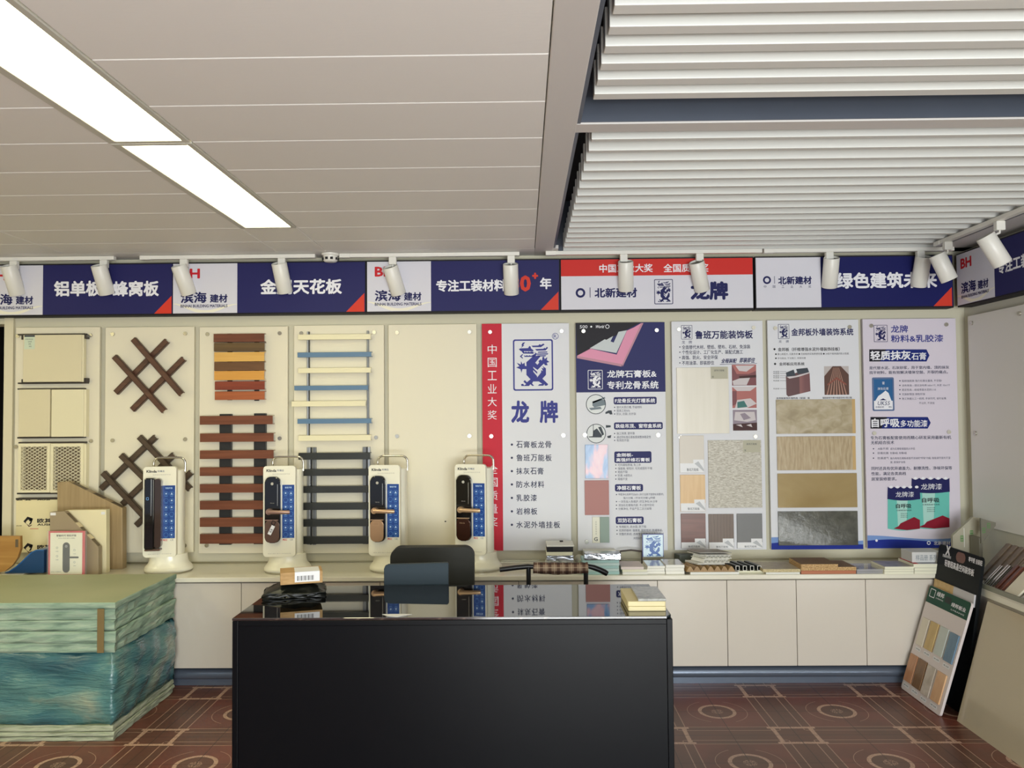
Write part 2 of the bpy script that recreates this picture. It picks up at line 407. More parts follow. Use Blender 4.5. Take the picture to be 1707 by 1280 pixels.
for k, e in enumerate(pairs):
    ds = list(zip(e[:-1], e[1:])); cupboard(e[0], e[-1], ds, names[min(k, len(names)-1)])
m_ = MB(); yk = 4.552
prof = [(yk, 0), (yk, .034), *[(yk-.030*math.sin(PI*i/14), .034+.060*(1-math.cos(PI*i/14))/2) for i in range(1, 14)], (yk, .094), (yk+.02, .098), (yk+.02, 0)]
m_.prism(prof, XO+.03, XW-.01, 'x', smooth=False)
m_.box(XO+.03, XW-.01, yk+.02, yk+.03, 0, ZD0-.002)
struct('baseboard_back', m_, mat('skirting_slate_metal', (112, 122, 138), .24, .45))
m_ = MB(); m_.box(XO+.04, XW-.004, YW-.012, YW-.001, ZT+.001, ZT+.008); struct('trim_4', m_, mat('edge_strip_metal', (170, 164, 140), .3, .6))
# ------------------------------------------------------------------ emblems used on several signs
DRAGON = [
 [(225,222),(255,215),(232,250),(246,250),(205,285),(220,255),(208,255)],
 [(178,298),(200,288),(288,286),(305,260),(320,270),(322,288),(352,312),(350,326),(205,322)],
 [(328,258),(410,256),(425,240),(440,250),(470,233),(484,246),(440,276),(345,276)],
 [(370,298),(470,295),(482,283),(494,292),(512,271),(524,286),(495,316),(390,318)],
 [(408,330),(515,328),(515,341),(402,343)], [(398,352),(527,350),(520,364),(390,365)], [(386,373),(505,372),(492,386),(420,386)],
 [(212,322),(236,320),(246,336),(262,328),(278,336),(294,328),(310,336),(326,328),(350,332),(356,346),(350,354),(230,350)],
 [(238,370),(258,378),(274,370),(290,378),(306,370),(322,378),(340,370),(372,352),(362,334),(395,354),(378,378),(340,390),(246,390)],
 [(220,357),(190,383),(222,411),(229,404),(210,383),(231,363)],
 [(352,378),(438,380),(372,460),(397,484),(418,462),(410,440),(436,420),(446,436),(456,424),(455,398),(474,386),(484,418),(515,394),(508,430),(540,452),(507,462),(518,492),(488,492),(472,472),(398,546),(345,508),(352,528),(395,572),(393,592),(345,546),(350,570),(392,620),(392,636),(440,576),(440,548),(462,560),(444,520),(470,530),(458,500),(497,528),(497,605),(455,650),(522,716),(508,733),(482,733),(478,714),(465,733),(400,733),(418,715),(452,712),(412,682),(345,682),(332,706),(356,733),(336,735),(312,714),(296,735),(206,735),(202,712),(226,708),(240,728),(262,712),(230,684),(246,664),(272,690),(314,656),(266,604),(266,535),(220,535),(208,578),(196,536),(146,514),(185,500),(152,458),(200,480),(204,440),(222,476),(246,456),(250,496),(268,500),(266,454)],
]
def dragon(mb, r, y, frame=True):
    """the dragon emblem: thin rounded frame (110..582 by 182..790 in drawing units) and its angular dragon"""
    kx = (r[1]-r[0])/472; kz = (r[3]-r[2])/608
    f = lambda p: (r[0]+(p[0]-110)*kx, r[3]-(p[1]-182)*kz)
    if frame:
        w = 17; mb.ring(rrect(r[0], r[1], r[2], r[3], 26*kx), rrect(r[0]+w*kx, r[1]-w*kx, r[2]+w*kz, r[3]-w*kz, 16*kx), y)
    for p in DRAGON: mb.flat([f(q) for q in p], y)
def oct_ring(mb, x, z, R, y, k=.55):
    mb.ring(circ(x, z, R, 16), circ(x, z, R*k, 16), y)

# ------------------------------------------------------------------ sign band over the boards
M_frame = mat('sign_frame_black', (30, 28, 32), .55, spec=.22)
M_sw = mat('sign_white', (216, 215, 224), .55, spec=.22); M_sb = mat('sign_navy', (38, 38, 92), .55, spec=.22); M_sbd = mat('sign_deep_blue', (20, 24, 88), .55, spec=.22)
M_sr = mat('sign_red', (205, 48, 42), .55, spec=.22); M_tri = mat('sign_vermilion', (212, 62, 45), .55, spec=.22)
M_inkw = mat('ink_white', (236, 236, 242), .55, spec=.22); M_inkn = mat('ink_navy', (28, 30, 86), .55, spec=.22); M_inkr = mat('ink_red', (200, 40, 48), .55, spec=.22); M_inkk = mat('ink_black', (34, 32, 36), .55, spec=.22)
M_swave = mat('sign_wave_pale', (236, 232, 214), .55, spec=.22)
SZ0 = CY(800, 517.5, YS).z; SZ1 = CY(800, 434.5, YS).z
L1, L2, L3 = YS-.0006, YS-.0011, YS-.0016
def swave(mb, x0, x1):
    w = x1-x0; h = SZ1-SZ0; ts = [i/24 for i in range(25)]
    up = [(x0+w*t, SZ0+h*(.20-.13*math.sin(PI*min(1, t*1.0))**2-.02*t)) for t in ts]
    dn = [(x0+w*t, SZ0+h*max(.012, .20-.13*math.sin(PI*t)**2-.02*t-.012-.075*math.sin(PI*t)*(1-.4*t))) for t in ts]
    for i in range(24): mb.flat([dn[i], dn[i+1], up[i+1], up[i]], L1)
def sign(px0, pxm, px1, label, words, tri, ox=0, T=None, parent_loc=None, rot=0, brand=True):
    """one white-and-navy sign of the band; px0..pxm white part, pxm..px1 navy part"""
    zc = (SZ0+SZ1)/2
    X = lambda px: CY(px, 477, YS).x
    x0, xm, x1 = X(px0), X(pxm), X(px1)
    t = thing('wall_sign', label, 'sign', parent_loc or ((x0+x1)/2, YW, SZ0), rot, None)
    FR = FRAME[t]; FRAME[t] = Matrix.Translation(Vector(((x0+x1)/2, YW, SZ0)))      # drawn as if on the back wall, then carried by the empty
    m = MB(); m.box(x0-.006, x1+.006, YS+.003, YW-.001, SZ0-.010, SZ1+.008, bev=.002); m.build('frame', M_frame, t)
    m = MB(); m.box(x0, xm, YS, YS+.006, SZ0, SZ1); m.build('white_face', M_sw, t)
    m = MB(); m.box(xm, x1, YS, YS+.006, SZ0, SZ1); m.build('blue_face', M_sb if brand else M_sbd, t)
    if brand:
        m = MB(); swave(m, x0+.002, xm-.001); m.build('wave_print', M_swave, t)
        w = xm-x0; q = lambda a, b, c, d: (x0+w*a, x0+w*b, SZ0+(SZ1-SZ0)*c, SZ0+(SZ1-SZ0)*d)
        m = MB(); m.text('BH', q(.12, .42, .70, .90), L2, .035); m.build('red_lettering', M_inkr, t)
        m = MB(); m.text('滨海', q(.12, .525, .205, .43), L2, .028); m.text('建材', q(.575, .85, .21, .38), L2, .03)
        m.text('BINHAI BUILDING MATERIALS', q(.12, .85, .115, .175), L2, .02); m.build('navy_lettering', M_inkn, t)
    for s_, r in words: line(t, M_inkw, s_, r, L1, .034, 'white_lettering')
    m = MB(); m.flat(tri, L1); m.build('corner_triangle', M_tri, t)
    FRAME[t] = FR
    return t
R = lambda a, b, c, d: PR(a, b, c, d, YS)
def TRI(ax, bx): x0 = CY(ax, 520, YS).x; x1 = CY(bx, 500, YS).x; return [(x0, SZ0), (x1, SZ0), (x1, SZ0+(x1-x0)*1.02)]
sign(-252, -145, 70-105-36+34, 'sign', [], [(0,0),(0,0),(0,0)]) if False else None
sign(-34, 71.5, 287, 'leftmost sign of the band, navy half reading 铝单板 蜂窝板', [('铝单板', R(90, 468, 170, 494)), ('蜂窝板', R(188, 468, 265, 494))], TRI(257, 286))
sign(288.5, 395.5, 608.5, 'second sign from the left, navy half reading 金属天花板', [('金属天花板', R(434, 465, 570, 490.5))], TRI(577, 607.5))
t = sign(612, 718.5, 932, 'sign in the middle of the band, navy half reading 专注工装材料30+年', [('专注工装材料', R(727, 466, 843, 486)), ('年', R(900, 462.5, 919.5, 482))], TRI(901.5, 931))
FR = FRAME[t]; line(t, M_tri, '30', R(850, 459, 885, 486), L1, .04, 'red_numerals'); line(t, M_tri, '+', R(887, 454.5, 897, 465), L1, .05, 'red_plus')
# red and white sign
t = thing('wall_sign', 'red and white sign reading 中国工业大奖 with a framed navy dragon emblem', 'sign', (CY(1095, 475, YS).x, YW, SZ0))
x0, x1 = CY(935.5, 477, YS).x, CY(1255, 474, YS).x; zr = CY(1095, 459, YS).z
m = MB(); m.box(x0-.006, x1+.006, YS+.003, YW-.001, SZ0-.010, SZ1+.008, bev=.002); m.build('frame', M_frame, t)
m = MB(); m.box(x0, x1, YS, YS+.006, SZ0, zr); m.build('white_face', M_sw, t)
m = MB(); m.box(x0, x1, YS, YS+.006, zr, SZ1); m.build('red_face', M_sr, t)
line(t, M_inkw, '中国工业大奖', R(999, 440, 1088, 454), L1, .02, 'white_lettering'); line(t, M_inkw, '全国质量奖', R(1106, 439.5, 1181, 453.5), L1, .02, 'white_lettering')
m = MB(); c = CY(967.6, 488.2, YS); oct_ring(m, c.x, c.z, .029, L1); c = CY(983.7, 487.5, YS); m.rect((c.x-.002, c.x+.002, c.z-.03, c.z+.03), L1)
m.build('ring_logo', M_inkn, t); line(t, M_inkn, '北新建材', R(991, 479.6, 1062, 496), L1, .036, 'navy_lettering'); line(t, M_inkn, '龙牌', R(1151, 469, 1214, 500), L1, .05, 'navy_lettering')
m = MB(); dragon(m, R(1090.7, 465.4, 1121.8, 507), L1); m.build('dragon_emblem', M_inkn, t)
# far right sign on the back wall
t = sign(1260.5, 1368.5, 1588, 'rightmost sign on the back wall, deep blue half reading 绿色建筑未来', [('绿色建筑未来', R(1394, 453.5, 1562, 480.5))], TRI(1556.5, 1587), brand=False)
m = MB(); c = CY(1278.5, 466.8, YS); oct_ring(m, c.x, c.z, .024, L1); c = CY(1291, 466.5, YS); m.rect((c.x-.0015, c.x+.0015, c.z-.022, c.z+.022), L1)
m.build('ring_logo', M_inkn, t); line(t, M_inkn, '北新建材', R(1297, 460.5, 1353, 474), L1, .036, 'navy_lettering'); m = MB()
for k, ch in enumerate('中国工业大奖'):
    a = 1273+k*14.9; m.text(ch, R(a, 475.6, a+4.6, 479.8), L1, .01)
m.build('navy_lettering', M_inkn, t)
# sign on the right-hand wall: the same words as the middle sign
XSR = XW-(YW-YS)
u_ = CX(1595.5, 480, XSR); wS = CY(932, 477, YS).x - CY(612, 477, YS).x
t = sign(612, 718.5, 932, 'sign on the right-hand wall reading 专注工装材料30+年, cut off by the photo edge', [('专注工装材料', R(727, 466, 843, 486)), ('年', R(900, 462.5, 919.5, 482))], TRI(901.5, 931),
         parent_loc=(XW, u_.y-wS/2, SZ0), rot=-PI/2)
FR = FRAME[t]; FRAME[t] = Matrix.Translation(Vector(((CY(612, 477, YS).x+CY(932, 477, YS).x)/2, YW, SZ0)))
line(t, M_tri, '30', R(850, 459, 885, 486), L1, .04, 'red_numerals'); line(t, M_tri, '+', R(887, 454.5, 897, 465), L1, .05, 'red_plus'); FRAME[t] = FR

# ------------------------------------------------------------------ display boards
M_bw = mat('board_warm_white', (226, 219, 197), .45, spec=.3); M_bg = mat('poster_pale_grey', (222, 223, 228), .55, spec=.22)
M_bl = mat('poster_lilac', (216, 208, 220), .55, spec=.22); M_scr = mat('screw_chrome', (196, 192, 180), .25, 1)
B1, B2, B3 = YP-.0006, YP-.0011, YP-.0016
def screws(t, pts, D=YP):
    for px, py in pts:
        c = CY(px, py, D); m = MB(); m.cyl((c.x, D-.007, c.z), (c.x, D+.001, c.z), .0115, .0125, 16); m.cyl((c.x, D, c.z), (c.x, YW-.0012, c.z), .007, None, 8); m.build('standoff_screw', M_scr, t)
def board(px0, px1, py0, py1, label, cat, m_, scr, name='display_board'):
    r = PR(px0, py0, px1, py1); t = thing(name, label, cat, ((r[0]+r[1])/2, YP+.011, r[2]))
    m = MB(); m.box(r[0], r[1], YP, YP+.022, r[2], r[3], bev=.0015); m.build('panel', m_, t)
    screws(t, scr); return t, r
board(24.5, 165, 545.5, 921, 'plain cream board carrying the ceiling panel samples, at far left', 'display board', M_bw, [(30, 560), (151, 559), (26.8, 744.5), (152, 735)])
board(174.5, 323, 545, 921, 'cream board behind the two brown lattice samples', 'display board', M_bw, [(188, 557), (309, 556), (188, 734), (309, 732), (308, 909)])
board(332, 479.5, 544.5, 922, 'cream board behind the wood-grain slat samples', 'display board', M_bw, [(346, 557), (466.5, 555.5), (466.5, 730.5), (345, 909)])
board(490, 640.5, 542, 922, 'cream board behind the blue, cream and black slat samples', 'display board', M_bw, [(502.5, 555.5), (624, 554), (627, 729), (626, 903)])
t, r = board(648, 795.5, 540.5, 919, 'blank cream board with nothing on it, left of the red-edged poster', 'display board', M_bw, [(662, 554.5), (782.5, 553.5), (662, 727), (782.5, 726.5), (661, 905)])
m = MB(); c = CY(742.5, 869, YP); m.flat(circ(c.x, c.z, .006, 8, .004), B1); m.build('dark_speck', M_inkk, t)

# --- red-edged poster
t, r = board(804.5, 950.5, 539, 917.5, 'tall grey-white poster with red left edge and large framed dragon emblem', 'poster', M_bg, [(817, 553.5), (936, 552), (819, 727), (939, 725.5)], 'poster')
xr = CY(837.5, 728, YP).x
M_pred = mat('poster_red', (196, 40, 58), .55, spec=.22)
m = MB(); m.rect((r[0], xr, r[2], r[3]), B1); m.build('red_stripe', M_pred, t)
m = MB()
for k, ch in enumerate('中国工业大奖'): m.text(ch, PR(813, 574.5+21.9*k, 828, 589.8+21.9*k), B2, .004)
for k, ch in enumerate('全国质量奖'): m.text(ch, PR(814, 774.5+21.9*k, 829.5, 789.5+21.9*k), B2, .004)
m.build('white_lettering', M_inkw, t)
M_inkp = mat('ink_print_blue', (58, 62, 140), .55, spec=.22); M_inkg = mat('ink_print_slate', (52, 56, 84), .55, spec=.22)
m = MB(); dragon(m, PR(855.3, 565.5, 922, 651), B1); c = CY(925.6, 560.3, YP); m.ring(circ(c.x, c.z, .0195, 20), circ(c.x, c.z, .0165, 20), B1); m.text('R', PR(922.8, 557.4, 928.3, 563.4), B1, .0)
m.build('dragon_emblem', M_inkp, t)
m = MB(); m.text('龙', PR(852, 667.5, 882.3, 705), B1, .04); m.text('牌', PR(899.5, 667.5, 930.5, 705), B1, .035); m.build('title_lettering', M_inkp, t)
for s_, yy, xe in (('石膏板龙骨', 741, 920), ('鲁班万能板', 763, 920.5), ('抹灰石膏', 785.2, 907), ('防水材料', 807.4, 908), ('乳胶漆', 829.8, 895.8), ('岩棉板', 852.2, 896.5), ('水泥外墙挂板', 874.6, 934.5)):
    n_ = len(s_); w = (xe-860)/n_; m = MB()
    for k, ch in enumerate(s_): m.text(ch, PR(860+k*w+.7, yy-5.8, 860+(k+1)*w-.9, yy+5.6), B1, .014)
    c = CY(853.3, yy, YP); m.flat(circ(c.x, c.z, .007, 10), B1); m.build('text_line', M_inkg, t)

# --- plasterboard poster with navy head
M_navy = mat('poster_navy', (44, 46, 98), .55, spec=.22); M_pk = mat('print_pink', (222, 150, 178), .55, spec=.22); M_pk2 = mat('print_pink_edge', (190, 140, 155), .55, spec=.22); M_gw = mat('print_grey_white', (200, 206, 208), .55, spec=.22); M_blk = mat('print_black', (34, 32, 38), .55, spec=.22)
M_pale = mat('print_pale', (222, 226, 226), .55, spec=.22); M_mid = mat('print_mid_grey', (120, 132, 140), .55, spec=.22); M_dk = mat('print_dark_grey', (66, 72, 80), .55, spec=.22)
t, r = board(961.5, 1110.5, 537.5, 917.5, 'poster with navy top, pink plasterboard picture and three samples on white', 'poster', M_bg, [(972.5, 552), (1094.5, 550.5), (975, 725), (1097, 725), (978, 903)], 'poster')
zn = CY(1036, 653.5, YP).z
m = MB(); m.rect((r[0], r[1], zn, r[3]), B1); m.build('navy_header', M_navy, t)
m = MB(); m.flat([(r[0], r[3])]+[(CY(1068.5, 538, YP).x, r[3])]+PP([(961.8, 593)]), B2); m.build('black_corner', M_blk, t)
m = MB(); m.flat(PP([(961.8, 593), (984, 581), (1028, 591), (1045, 551), (1057, 545.5), (1069, 538.5), (1037, 607)]), B2); m.build('pink_board_print', M_pk, t)
m = MB(); m.flat(PP([(961.8, 593), (1037, 607), (1036, 611), (961.8, 597)]), B3); m.flat(PP([(1037, 607), (1069, 538.5), (1072.5, 538.5), (1038, 611)]), B3); m.build('pink_edge_print', M_pk2, t)
m = MB(); m.flat(PP([(983, 580.5), (1008, 565.5), (1023, 571), (1031, 553), (1045, 550.5), (1027.5, 588.5)]), B3); m.flat(PP([(1004.6, 570), (1022, 560), (1016, 572.5)]), B3-.0004); m.build('grey_board_print', M_gw, t)
m = MB(); m.text('500', PR(966.5, 542, 979.3, 547.3), B3, .01); m.text('☷', PR(983.8, 542, 987.5, 546), B3, 0) if False else None
c = CY(985.5, 544.5, YP); m.flat(circ(c.x, c.z, .006, 8), B3); m.text('World', PR(992, 542, 1006, 547), B3, .02, slant=.3); c = CY(1012.4, 544.3, YP); m.ring(circ(c.x, c.z, .0125, 16), circ(c.x, c.z, .009, 16), B3)
m.text('龙牌石膏板&', PR(1012, 616.8, 1094.4, 629.2), B2, .022); m.text('专利龙骨系统', PR(1012, 635, 1097.6, 648.4), B2, .022); m.build('white_lettering', M_inkw, t)
m = MB(); dragon(m, PR(980, 616.7, 1004.6, 648.9), B2); m.build('dragon_emblem', M_inkw, t)
PILL = [(1022.9, 661.5, 1094.6, 673.8), (1023.5, 703.8, 1104.8, 715.6), (1024, 752.3, 1086, 771.5), (1025, 806.9, 1071.9, 819), (1026.3, 861, 1073, 873.5)]
for q in PILL: p = PR(*q); m = MB(); m.flat(rrect(*p, .010), B1); m.build('heading_bar', M_navy, t)
for s_, q in (('F龙骨反光灯槽系统', (1025, 664, 1092, 671.5)), ('跌级吊顶、窗帘盒系统', (1026, 706.2, 1102.5, 713.4)), ('金刚板-', (1027.5, 755, 1055, 761.3)), ('高强纤维石膏板', (1027, 763, 1083.5, 769.6)), ('净醛石膏板', (1028.3, 809.3, 1068.5, 816.8)), ('双防石膏板', (1029.5, 863.4, 1070, 871))): line(t, M_inkw, s_, PR(*q), B2, .024, 'heading_lettering')
for s_, yy, xa, xe in (('替代木质灯槽, 节省材料', 678.8, 1028, 1070), ('提高工效50%', 684.5, 1028, 1050), ('防火, 抗裂, 抗开裂', 690, 1028, 1060), ('施工简便, 更牢靠', 722.5, 1028, 1058), ('通过同标准石膏板提高整体稳定性', 728.5, 1028, 1085), ('有效防开裂', 734, 1028, 1048.5),
    ('可内填轻质墙, 免工序', 775, 1030, 1068), ('强度高, 韧性好, 可完成弧形干墙', 780.8, 1030, 1087), ('粘结不裂', 786.6, 1030, 1046), ('防潮, A级防火', 792.5, 1030, 1054), ('隔墙不变', 798.5, 1030, 1046),
    ('甲醛净化效率可达85% (执行远高于国家标准要求)', 824.3, 1031, 1106), ('强力分解, 1平米可分解1g甲醛', 830.2, 1039, 1092), ('一次性投入免维护, 终生净化18-25年', 836, 1031, 1096), ('添加在石膏板内部, 不占室内空间', 842, 1031, 1090), ('分解净化, 不会产生二次污染物', 848, 1031, 1086),
    ('专用配方, 防水裂, 防下陷', 878, 1032, 1077), ('优质的板材: 强度高, 固定性好, 防潮等级。', 884, 1032, 1105), ('完整的系统: 选择专业配套的龙骨及辅材', 890, 1032, 1106), ('共同执行完善', 897, 1056, 1078)):
    m = MB(); m.text(s_, PR(xa, yy-2.3, xe, yy+2.1), B1, .004)
    if xa < 1036: c = CY(xa-3.4, yy, YP); m.flat(circ(c.x, c.z, .0038, 6), B1)
    m.build('text_line', M_inkg, t)
for (cx, cy, rr_, kind) in ((993.3, 673.8, 16.6, 0), (993.8, 722.6, 16.2, 1)):
    c = CY(cx, cy, YP); q = rr_*YP/F_PX
    m = MB(); m.flat(circ(c.x, c.z, q*.95, 28), B1); m.build('detail_ground', M_pale, t)
    m = MB(); m.ring(circ(c.x, c.z, q, 28), circ(c.x, c.z, q*.93, 28), B2); m.build('detail_circle', M_dk, t)
    m = MB()
    if kind == 0:
        m.flat(PP([(982, 680), (1001, 678), (1003, 681.5), (985, 683.5)]), B2); m.flat(PP([(987.5, 669), (1001, 665), (1009, 667), (1009, 675), (1000, 677), (991, 679), (987.5, 676)]), B2); m.flat(PP([(987, 670), (1008, 661.5), (1009, 664), (989, 672)]), B2)
    else:
        m.flat(PP([(981, 727.5), (1003, 726), (1003, 729), (982, 729)]), B2); m.flat(PP([(989, 718), (995, 714), (1004, 726), (988, 727)]), B2); m.flat(PP([(997, 712), (1002, 711), (1007, 724), (1004, 726)]), B2); m.flat(PP([(988.5, 708), (989.5, 708), (989.5, 726), (988.5, 726)]), B2)
    m.build('detail_drawing', M_mid if kind == 0 else M_dk, t)
m = MB(); m.flat(PP([(1009, 687), (1014.5, 684), (1019.5, 684), (1021, 690.5), (1017, 691), (1015, 688.5), (1009.5, 690)]), B1); m.flat(PP([(1010, 708.5), (1018, 709), (1018, 712), (1010, 713)]), B1); m.flat(PP([(1012, 727), (1019, 725), (1018, 730), (1013, 730)]), B1); m.build('fitting_prints', M_dk, t)
def sample(name, q, m_, parent, th=.010, label=None, mb2=None, D=YP):
    p = PR(*q, D); m = MB(); m.box(p[0], p[1], D-th, D-.0012, p[2], p[3], bev=.001); o = m.build(name, m_, parent)
    if label: o['label'] = label
    return o, p
M_foil = mix_mat('sample_film_blue_pink', [(0, (62, 108, 168)), (.40, (112, 150, 196)), (.62, (204, 160, 172)), (1, (210, 176, 182))], 4.2, (3, 1, 1.2), .3, 3, .4, coat=.05)
sample('board_sample', (975.5, 741, 1013, 797), M_foil, t, .011, 'sample board wrapped in shiny blue and pink film')
sample('board_sample', (974.7, 800.5, 1015, 858), mat('sample_rose', (172, 118, 112), .55), t, .010, 'dusty rose sample board')
sample('board_sample', (1000, 861.5, 1015.5, 904), mat('sample_sage', (140, 158, 148), .55), t, .011, 'sage green sample board')
o, p = sample('board_sample', (987.5, 861.5, 999.7, 904.5), mat('sample_ivory', (228, 226, 208), .5), t, .011, 'narrow ivory sample strip with printed marks')
m = MB(); m.text('G', (p[0]+.008, p[0]+.030, p[2]+.012, p[2]+.034), YP-.0116, .02)
for k in range(6): m.text('石', (p[0]+.018, p[0]+.024, p[2]+.05+.014*k, p[2]+.058+.014*k), YP-.0116, 0)
m.build('printed_marks', M_dk, o)

# --- decorative board poster
t, r = board(1122, 1274.5, 535, 916.5, 'poster with cream, herringbone and wood samples beside three room photographs', 'poster', M_bg, [(1131.5, 549), (1256, 546), (1134.5, 729), (1259, 727.5)], 'poster')
m = MB(); dragon(m, PR(1135.5, 542, 1154, 565.6), B1); m.build('dragon_emblem', M_inkn, t)
m = MB(); m.text('龙', PR(1136.5, 567.6, 1142, 573), B1, .01); m.text('牌', PR(1147.8, 567.6, 1153.4, 573), B1, .01); m.text('鲁班万能装饰板', PR(1158.5, 550.8, 1255, 564.8), B1, .026); m.build('title_lettering', M_inkn, t)
for s_, yy, xe in (('全面替代木材、壁纸、壁布、石材、免涂装', 578.3, 1250.6), ('个性化设计、工厂化生产、装配式施工', 587, 1238.3), ('高强、防火、安全环保', 595.8, 1196.5), ('不用油漆、即装即住', 604.9, 1190.4)):
    m = MB(); m.text(s_, PR(1136.7, yy-3.6, xe, yy+3.4), B1, .014); c = CY(1133.3, yy, YP); m.flat(circ(c.x, c.z, .004, 6), B1); m.build('text_line', M_inkg, t)
m = MB(); m.text('全程装配', PR(1201.5, 597.5, 1227, 605.2), B1, .03, slant=.25); m.text('即装即住', PR(1232, 596, 1257.5, 604.6), B1, .03, slant=.25); m.flat(PP([(1200, 607), (1262, 605.3), (1262, 605.9), (1200, 607.8)]), B1); m.build('slogan_lettering', M_inkn, t)
M_crm = mix_mat('sample_cream_streak', [(0, (212, 206, 190)), (1, (220, 214, 200))], 8, (3, 1, .2), .32)
o, p = sample('board_sample', (1128, 612.5, 1214.5, 722.5), M_crm, t, .010, 'large plain cream sample board')
M_tagg = mat('tag_olive', (176, 172, 150), .5)
def stag(q, parent, d):
    pp = PR(*q); m = MB(); m.rect(pp, d); oo = m.build('paper_tag', M_tagg, parent)
    m = MB(); w = pp[1]-pp[0]; h = pp[3]-pp[2]; m.text('装饰万能板', (pp[0]+.2*w, pp[0]+.8*w, pp[2]+.62*h, pp[2]+.78*h), d-.0004, 0); m.text('龙', (pp[0]+.06*w, pp[0]+.18*w, pp[2]+.1*h, pp[2]+.26*h), d-.0004, 0); m.build('tag_lettering', M_dk, parent)
stag((1184, 611.5, 1212.5, 631.5), o, YP-.0106)
M_herr = bpy.data.materials.new('sample_herringbone'); M_herr.use_nodes = True
def herring():
    nt = M_herr.node_tree; b = nt.nodes['Principled BSDF']; L = nt.links.new
    tc = nt.nodes.new('ShaderNodeTexCoord'); outs = []
    for a in (.85, -.85):
        mp = nt.nodes.new('ShaderNodeMapping'); mp.inputs['Rotation'].default_value = (0, a, 0); mp.inputs['Scale'].default_value = (34, 1, 170); L(tc.outputs['Object'], mp.inputs[0])
        n = nt.nodes.new('ShaderNodeTexNoise'); n.inputs['Scale'].default_value = 1; n.inputs['Detail'].default_value = 2; n.inputs['Distortion'].default_value = .3; L(mp.outputs[0], n.inputs[0]); outs.append(n.outputs['Fac'])
    ch = nt.nodes.new('ShaderNodeTexChecker'); ch.inputs['Scale'].default_value = 58; L(tc.outputs['Object'], ch.inputs[0])
    mx = nt.nodes.new('ShaderNodeMix'); L(ch.outputs['Fac'], mx.inputs[0]); L(outs[0], mx.inputs[2]); L(outs[1], mx.inputs[3])
    cr = nt.nodes.new('ShaderNodeValToRGB'); e = cr.color_ramp.elements; e[0].position = .34; e[0].color = rgb(160, 152, 136); e[1].position = .62; e[1].color = rgb(206, 202, 190); L(mx.outputs[0], cr.inputs[0]); L(cr.outputs[0], b.inputs['Base Color']); b.inputs['Roughness'].default_value = .45
herring()
o, p = sample('board_sample', (1180.5, 733.5, 1269, 846), M_herr, t, .010, 'large grey beige herringbone sample board')
stag((1237.8, 734, 1266.5, 753.7), o, YP-.0106)
M_lab = mat('sample_label_white', (224, 224, 226), .4); M_dia = mat('label_diagonal_grey', (176, 178, 182), .4)
def labelled(q, yl, m_, label):
    o, p = sample('board_sample', q, m_, t, .008, label); zl = CY((q[0]+q[2])/2, yl, YP).z
    m = MB(); m.rect((p[0]+.001, p[1]-.001, p[2]+.001, zl), YP-.0086); m.rect((p[0]+.55*(p[1]-p[0]), p[1]-.003, zl, zl+.022), YP-.0086); oo = m.build('paper_label', M_lab, o)
    w = p[1]-p[0]; h = zl-p[2]; m = MB(); m.text('鲁班万能板', (p[0]+.28*w, p[0]+.76*w, p[2]+.16*h, p[2]+.48*h), YP-.009, .01); m.build('label_lettering', M_dk, o)
    m = MB(); m.flat([(p[1]-.40*w, zl-.002), (p[1]-.24*w, zl+.012), (p[1]-.02*w, p[2]+.35*h), (p[1]-.02*w, p[2]+.1*h)], YP-.0093); m.build('label_stripe', M_dia, o)
labelled((1132.5, 726, 1173.3, 787.6), 772, mat('sample_greige', (206, 198, 186), .4), 'small greige sample board with white label')
labelled((1133.8, 791.3, 1175.3, 852), 838.5, wood('sample_maple', (216, 182, 128), (202, 160, 104), 'z', .35), 'small pale maple sample board with white label')
labelled((1135, 855.8, 1176, 913.6), 903.5, wood('sample_walnut', (92, 56, 48), (120, 76, 64), 'x', .35), 'reddish walnut sample board with white label')
labelled((1181, 856.5, 1222.8, 914.4), 903.5, mix_mat('sample_oak_swirl', [(0, (84, 66, 54)), (.5, (126, 100, 78)), (1, (96, 76, 62))], 14, (1.2, 1, .5), .35, 3, 2.5, 'wave'), 'swirly brown oak sample board with white label')
labelled((1228, 855.8, 1270.3, 913.6), 903.5, mat('sample_slate_grey', (104, 104, 104), .35), 'slate grey sample board with white label')
# three small room photographs printed on the poster
def photo(q, polys, label):
    p = PR(*q); m = MB(); m.rect(p, B1); o = m.build('photo_print', polys[0], t); o['label'] = label
    w = p[1]-p[0]; h = p[3]-p[2]
    for k, (mm, pts) in enumerate(polys[1]):
        m = MB(); m.flat([(p[0]+a*w, p[3]-b*h) for a, b in pts], B2-.0003*k); m.build('picture_area', mm, o)
M_ph1 = mat('print_plum', (128, 82, 86), .55, spec=.22); M_ph2 = mat('print_rose', (176, 112, 108), .55, spec=.22); M_ph3 = mat('print_light', (206, 198, 200), .55, spec=.22); M_ph4 = mat('print_teal', (70, 120, 116), .55, spec=.22); M_ph5 = mat('print_mauve', (150, 138, 150), .55, spec=.22); M_ph6 = mat('print_umber', (74, 48, 48), .55, spec=.22)
photo((1220, 607.6, 1260.5, 642.5), (M_ph1, [(M_ph2, [(0,0),(1,0),(1,.3),(.7,.45),(.2,.45)]), (M_ph3, [(.15,.05),(.95,.05),(.6,.34),(.3,.3)]), (M_ph3, [(.02,.78),(.45,.6),(.75,.62),(.6,.98),(.05,.98)]), (M_ph6, [(.3,.55),(1,.5),(1,.62),(.3,.66)])]), 'printed photo of a restaurant hall')
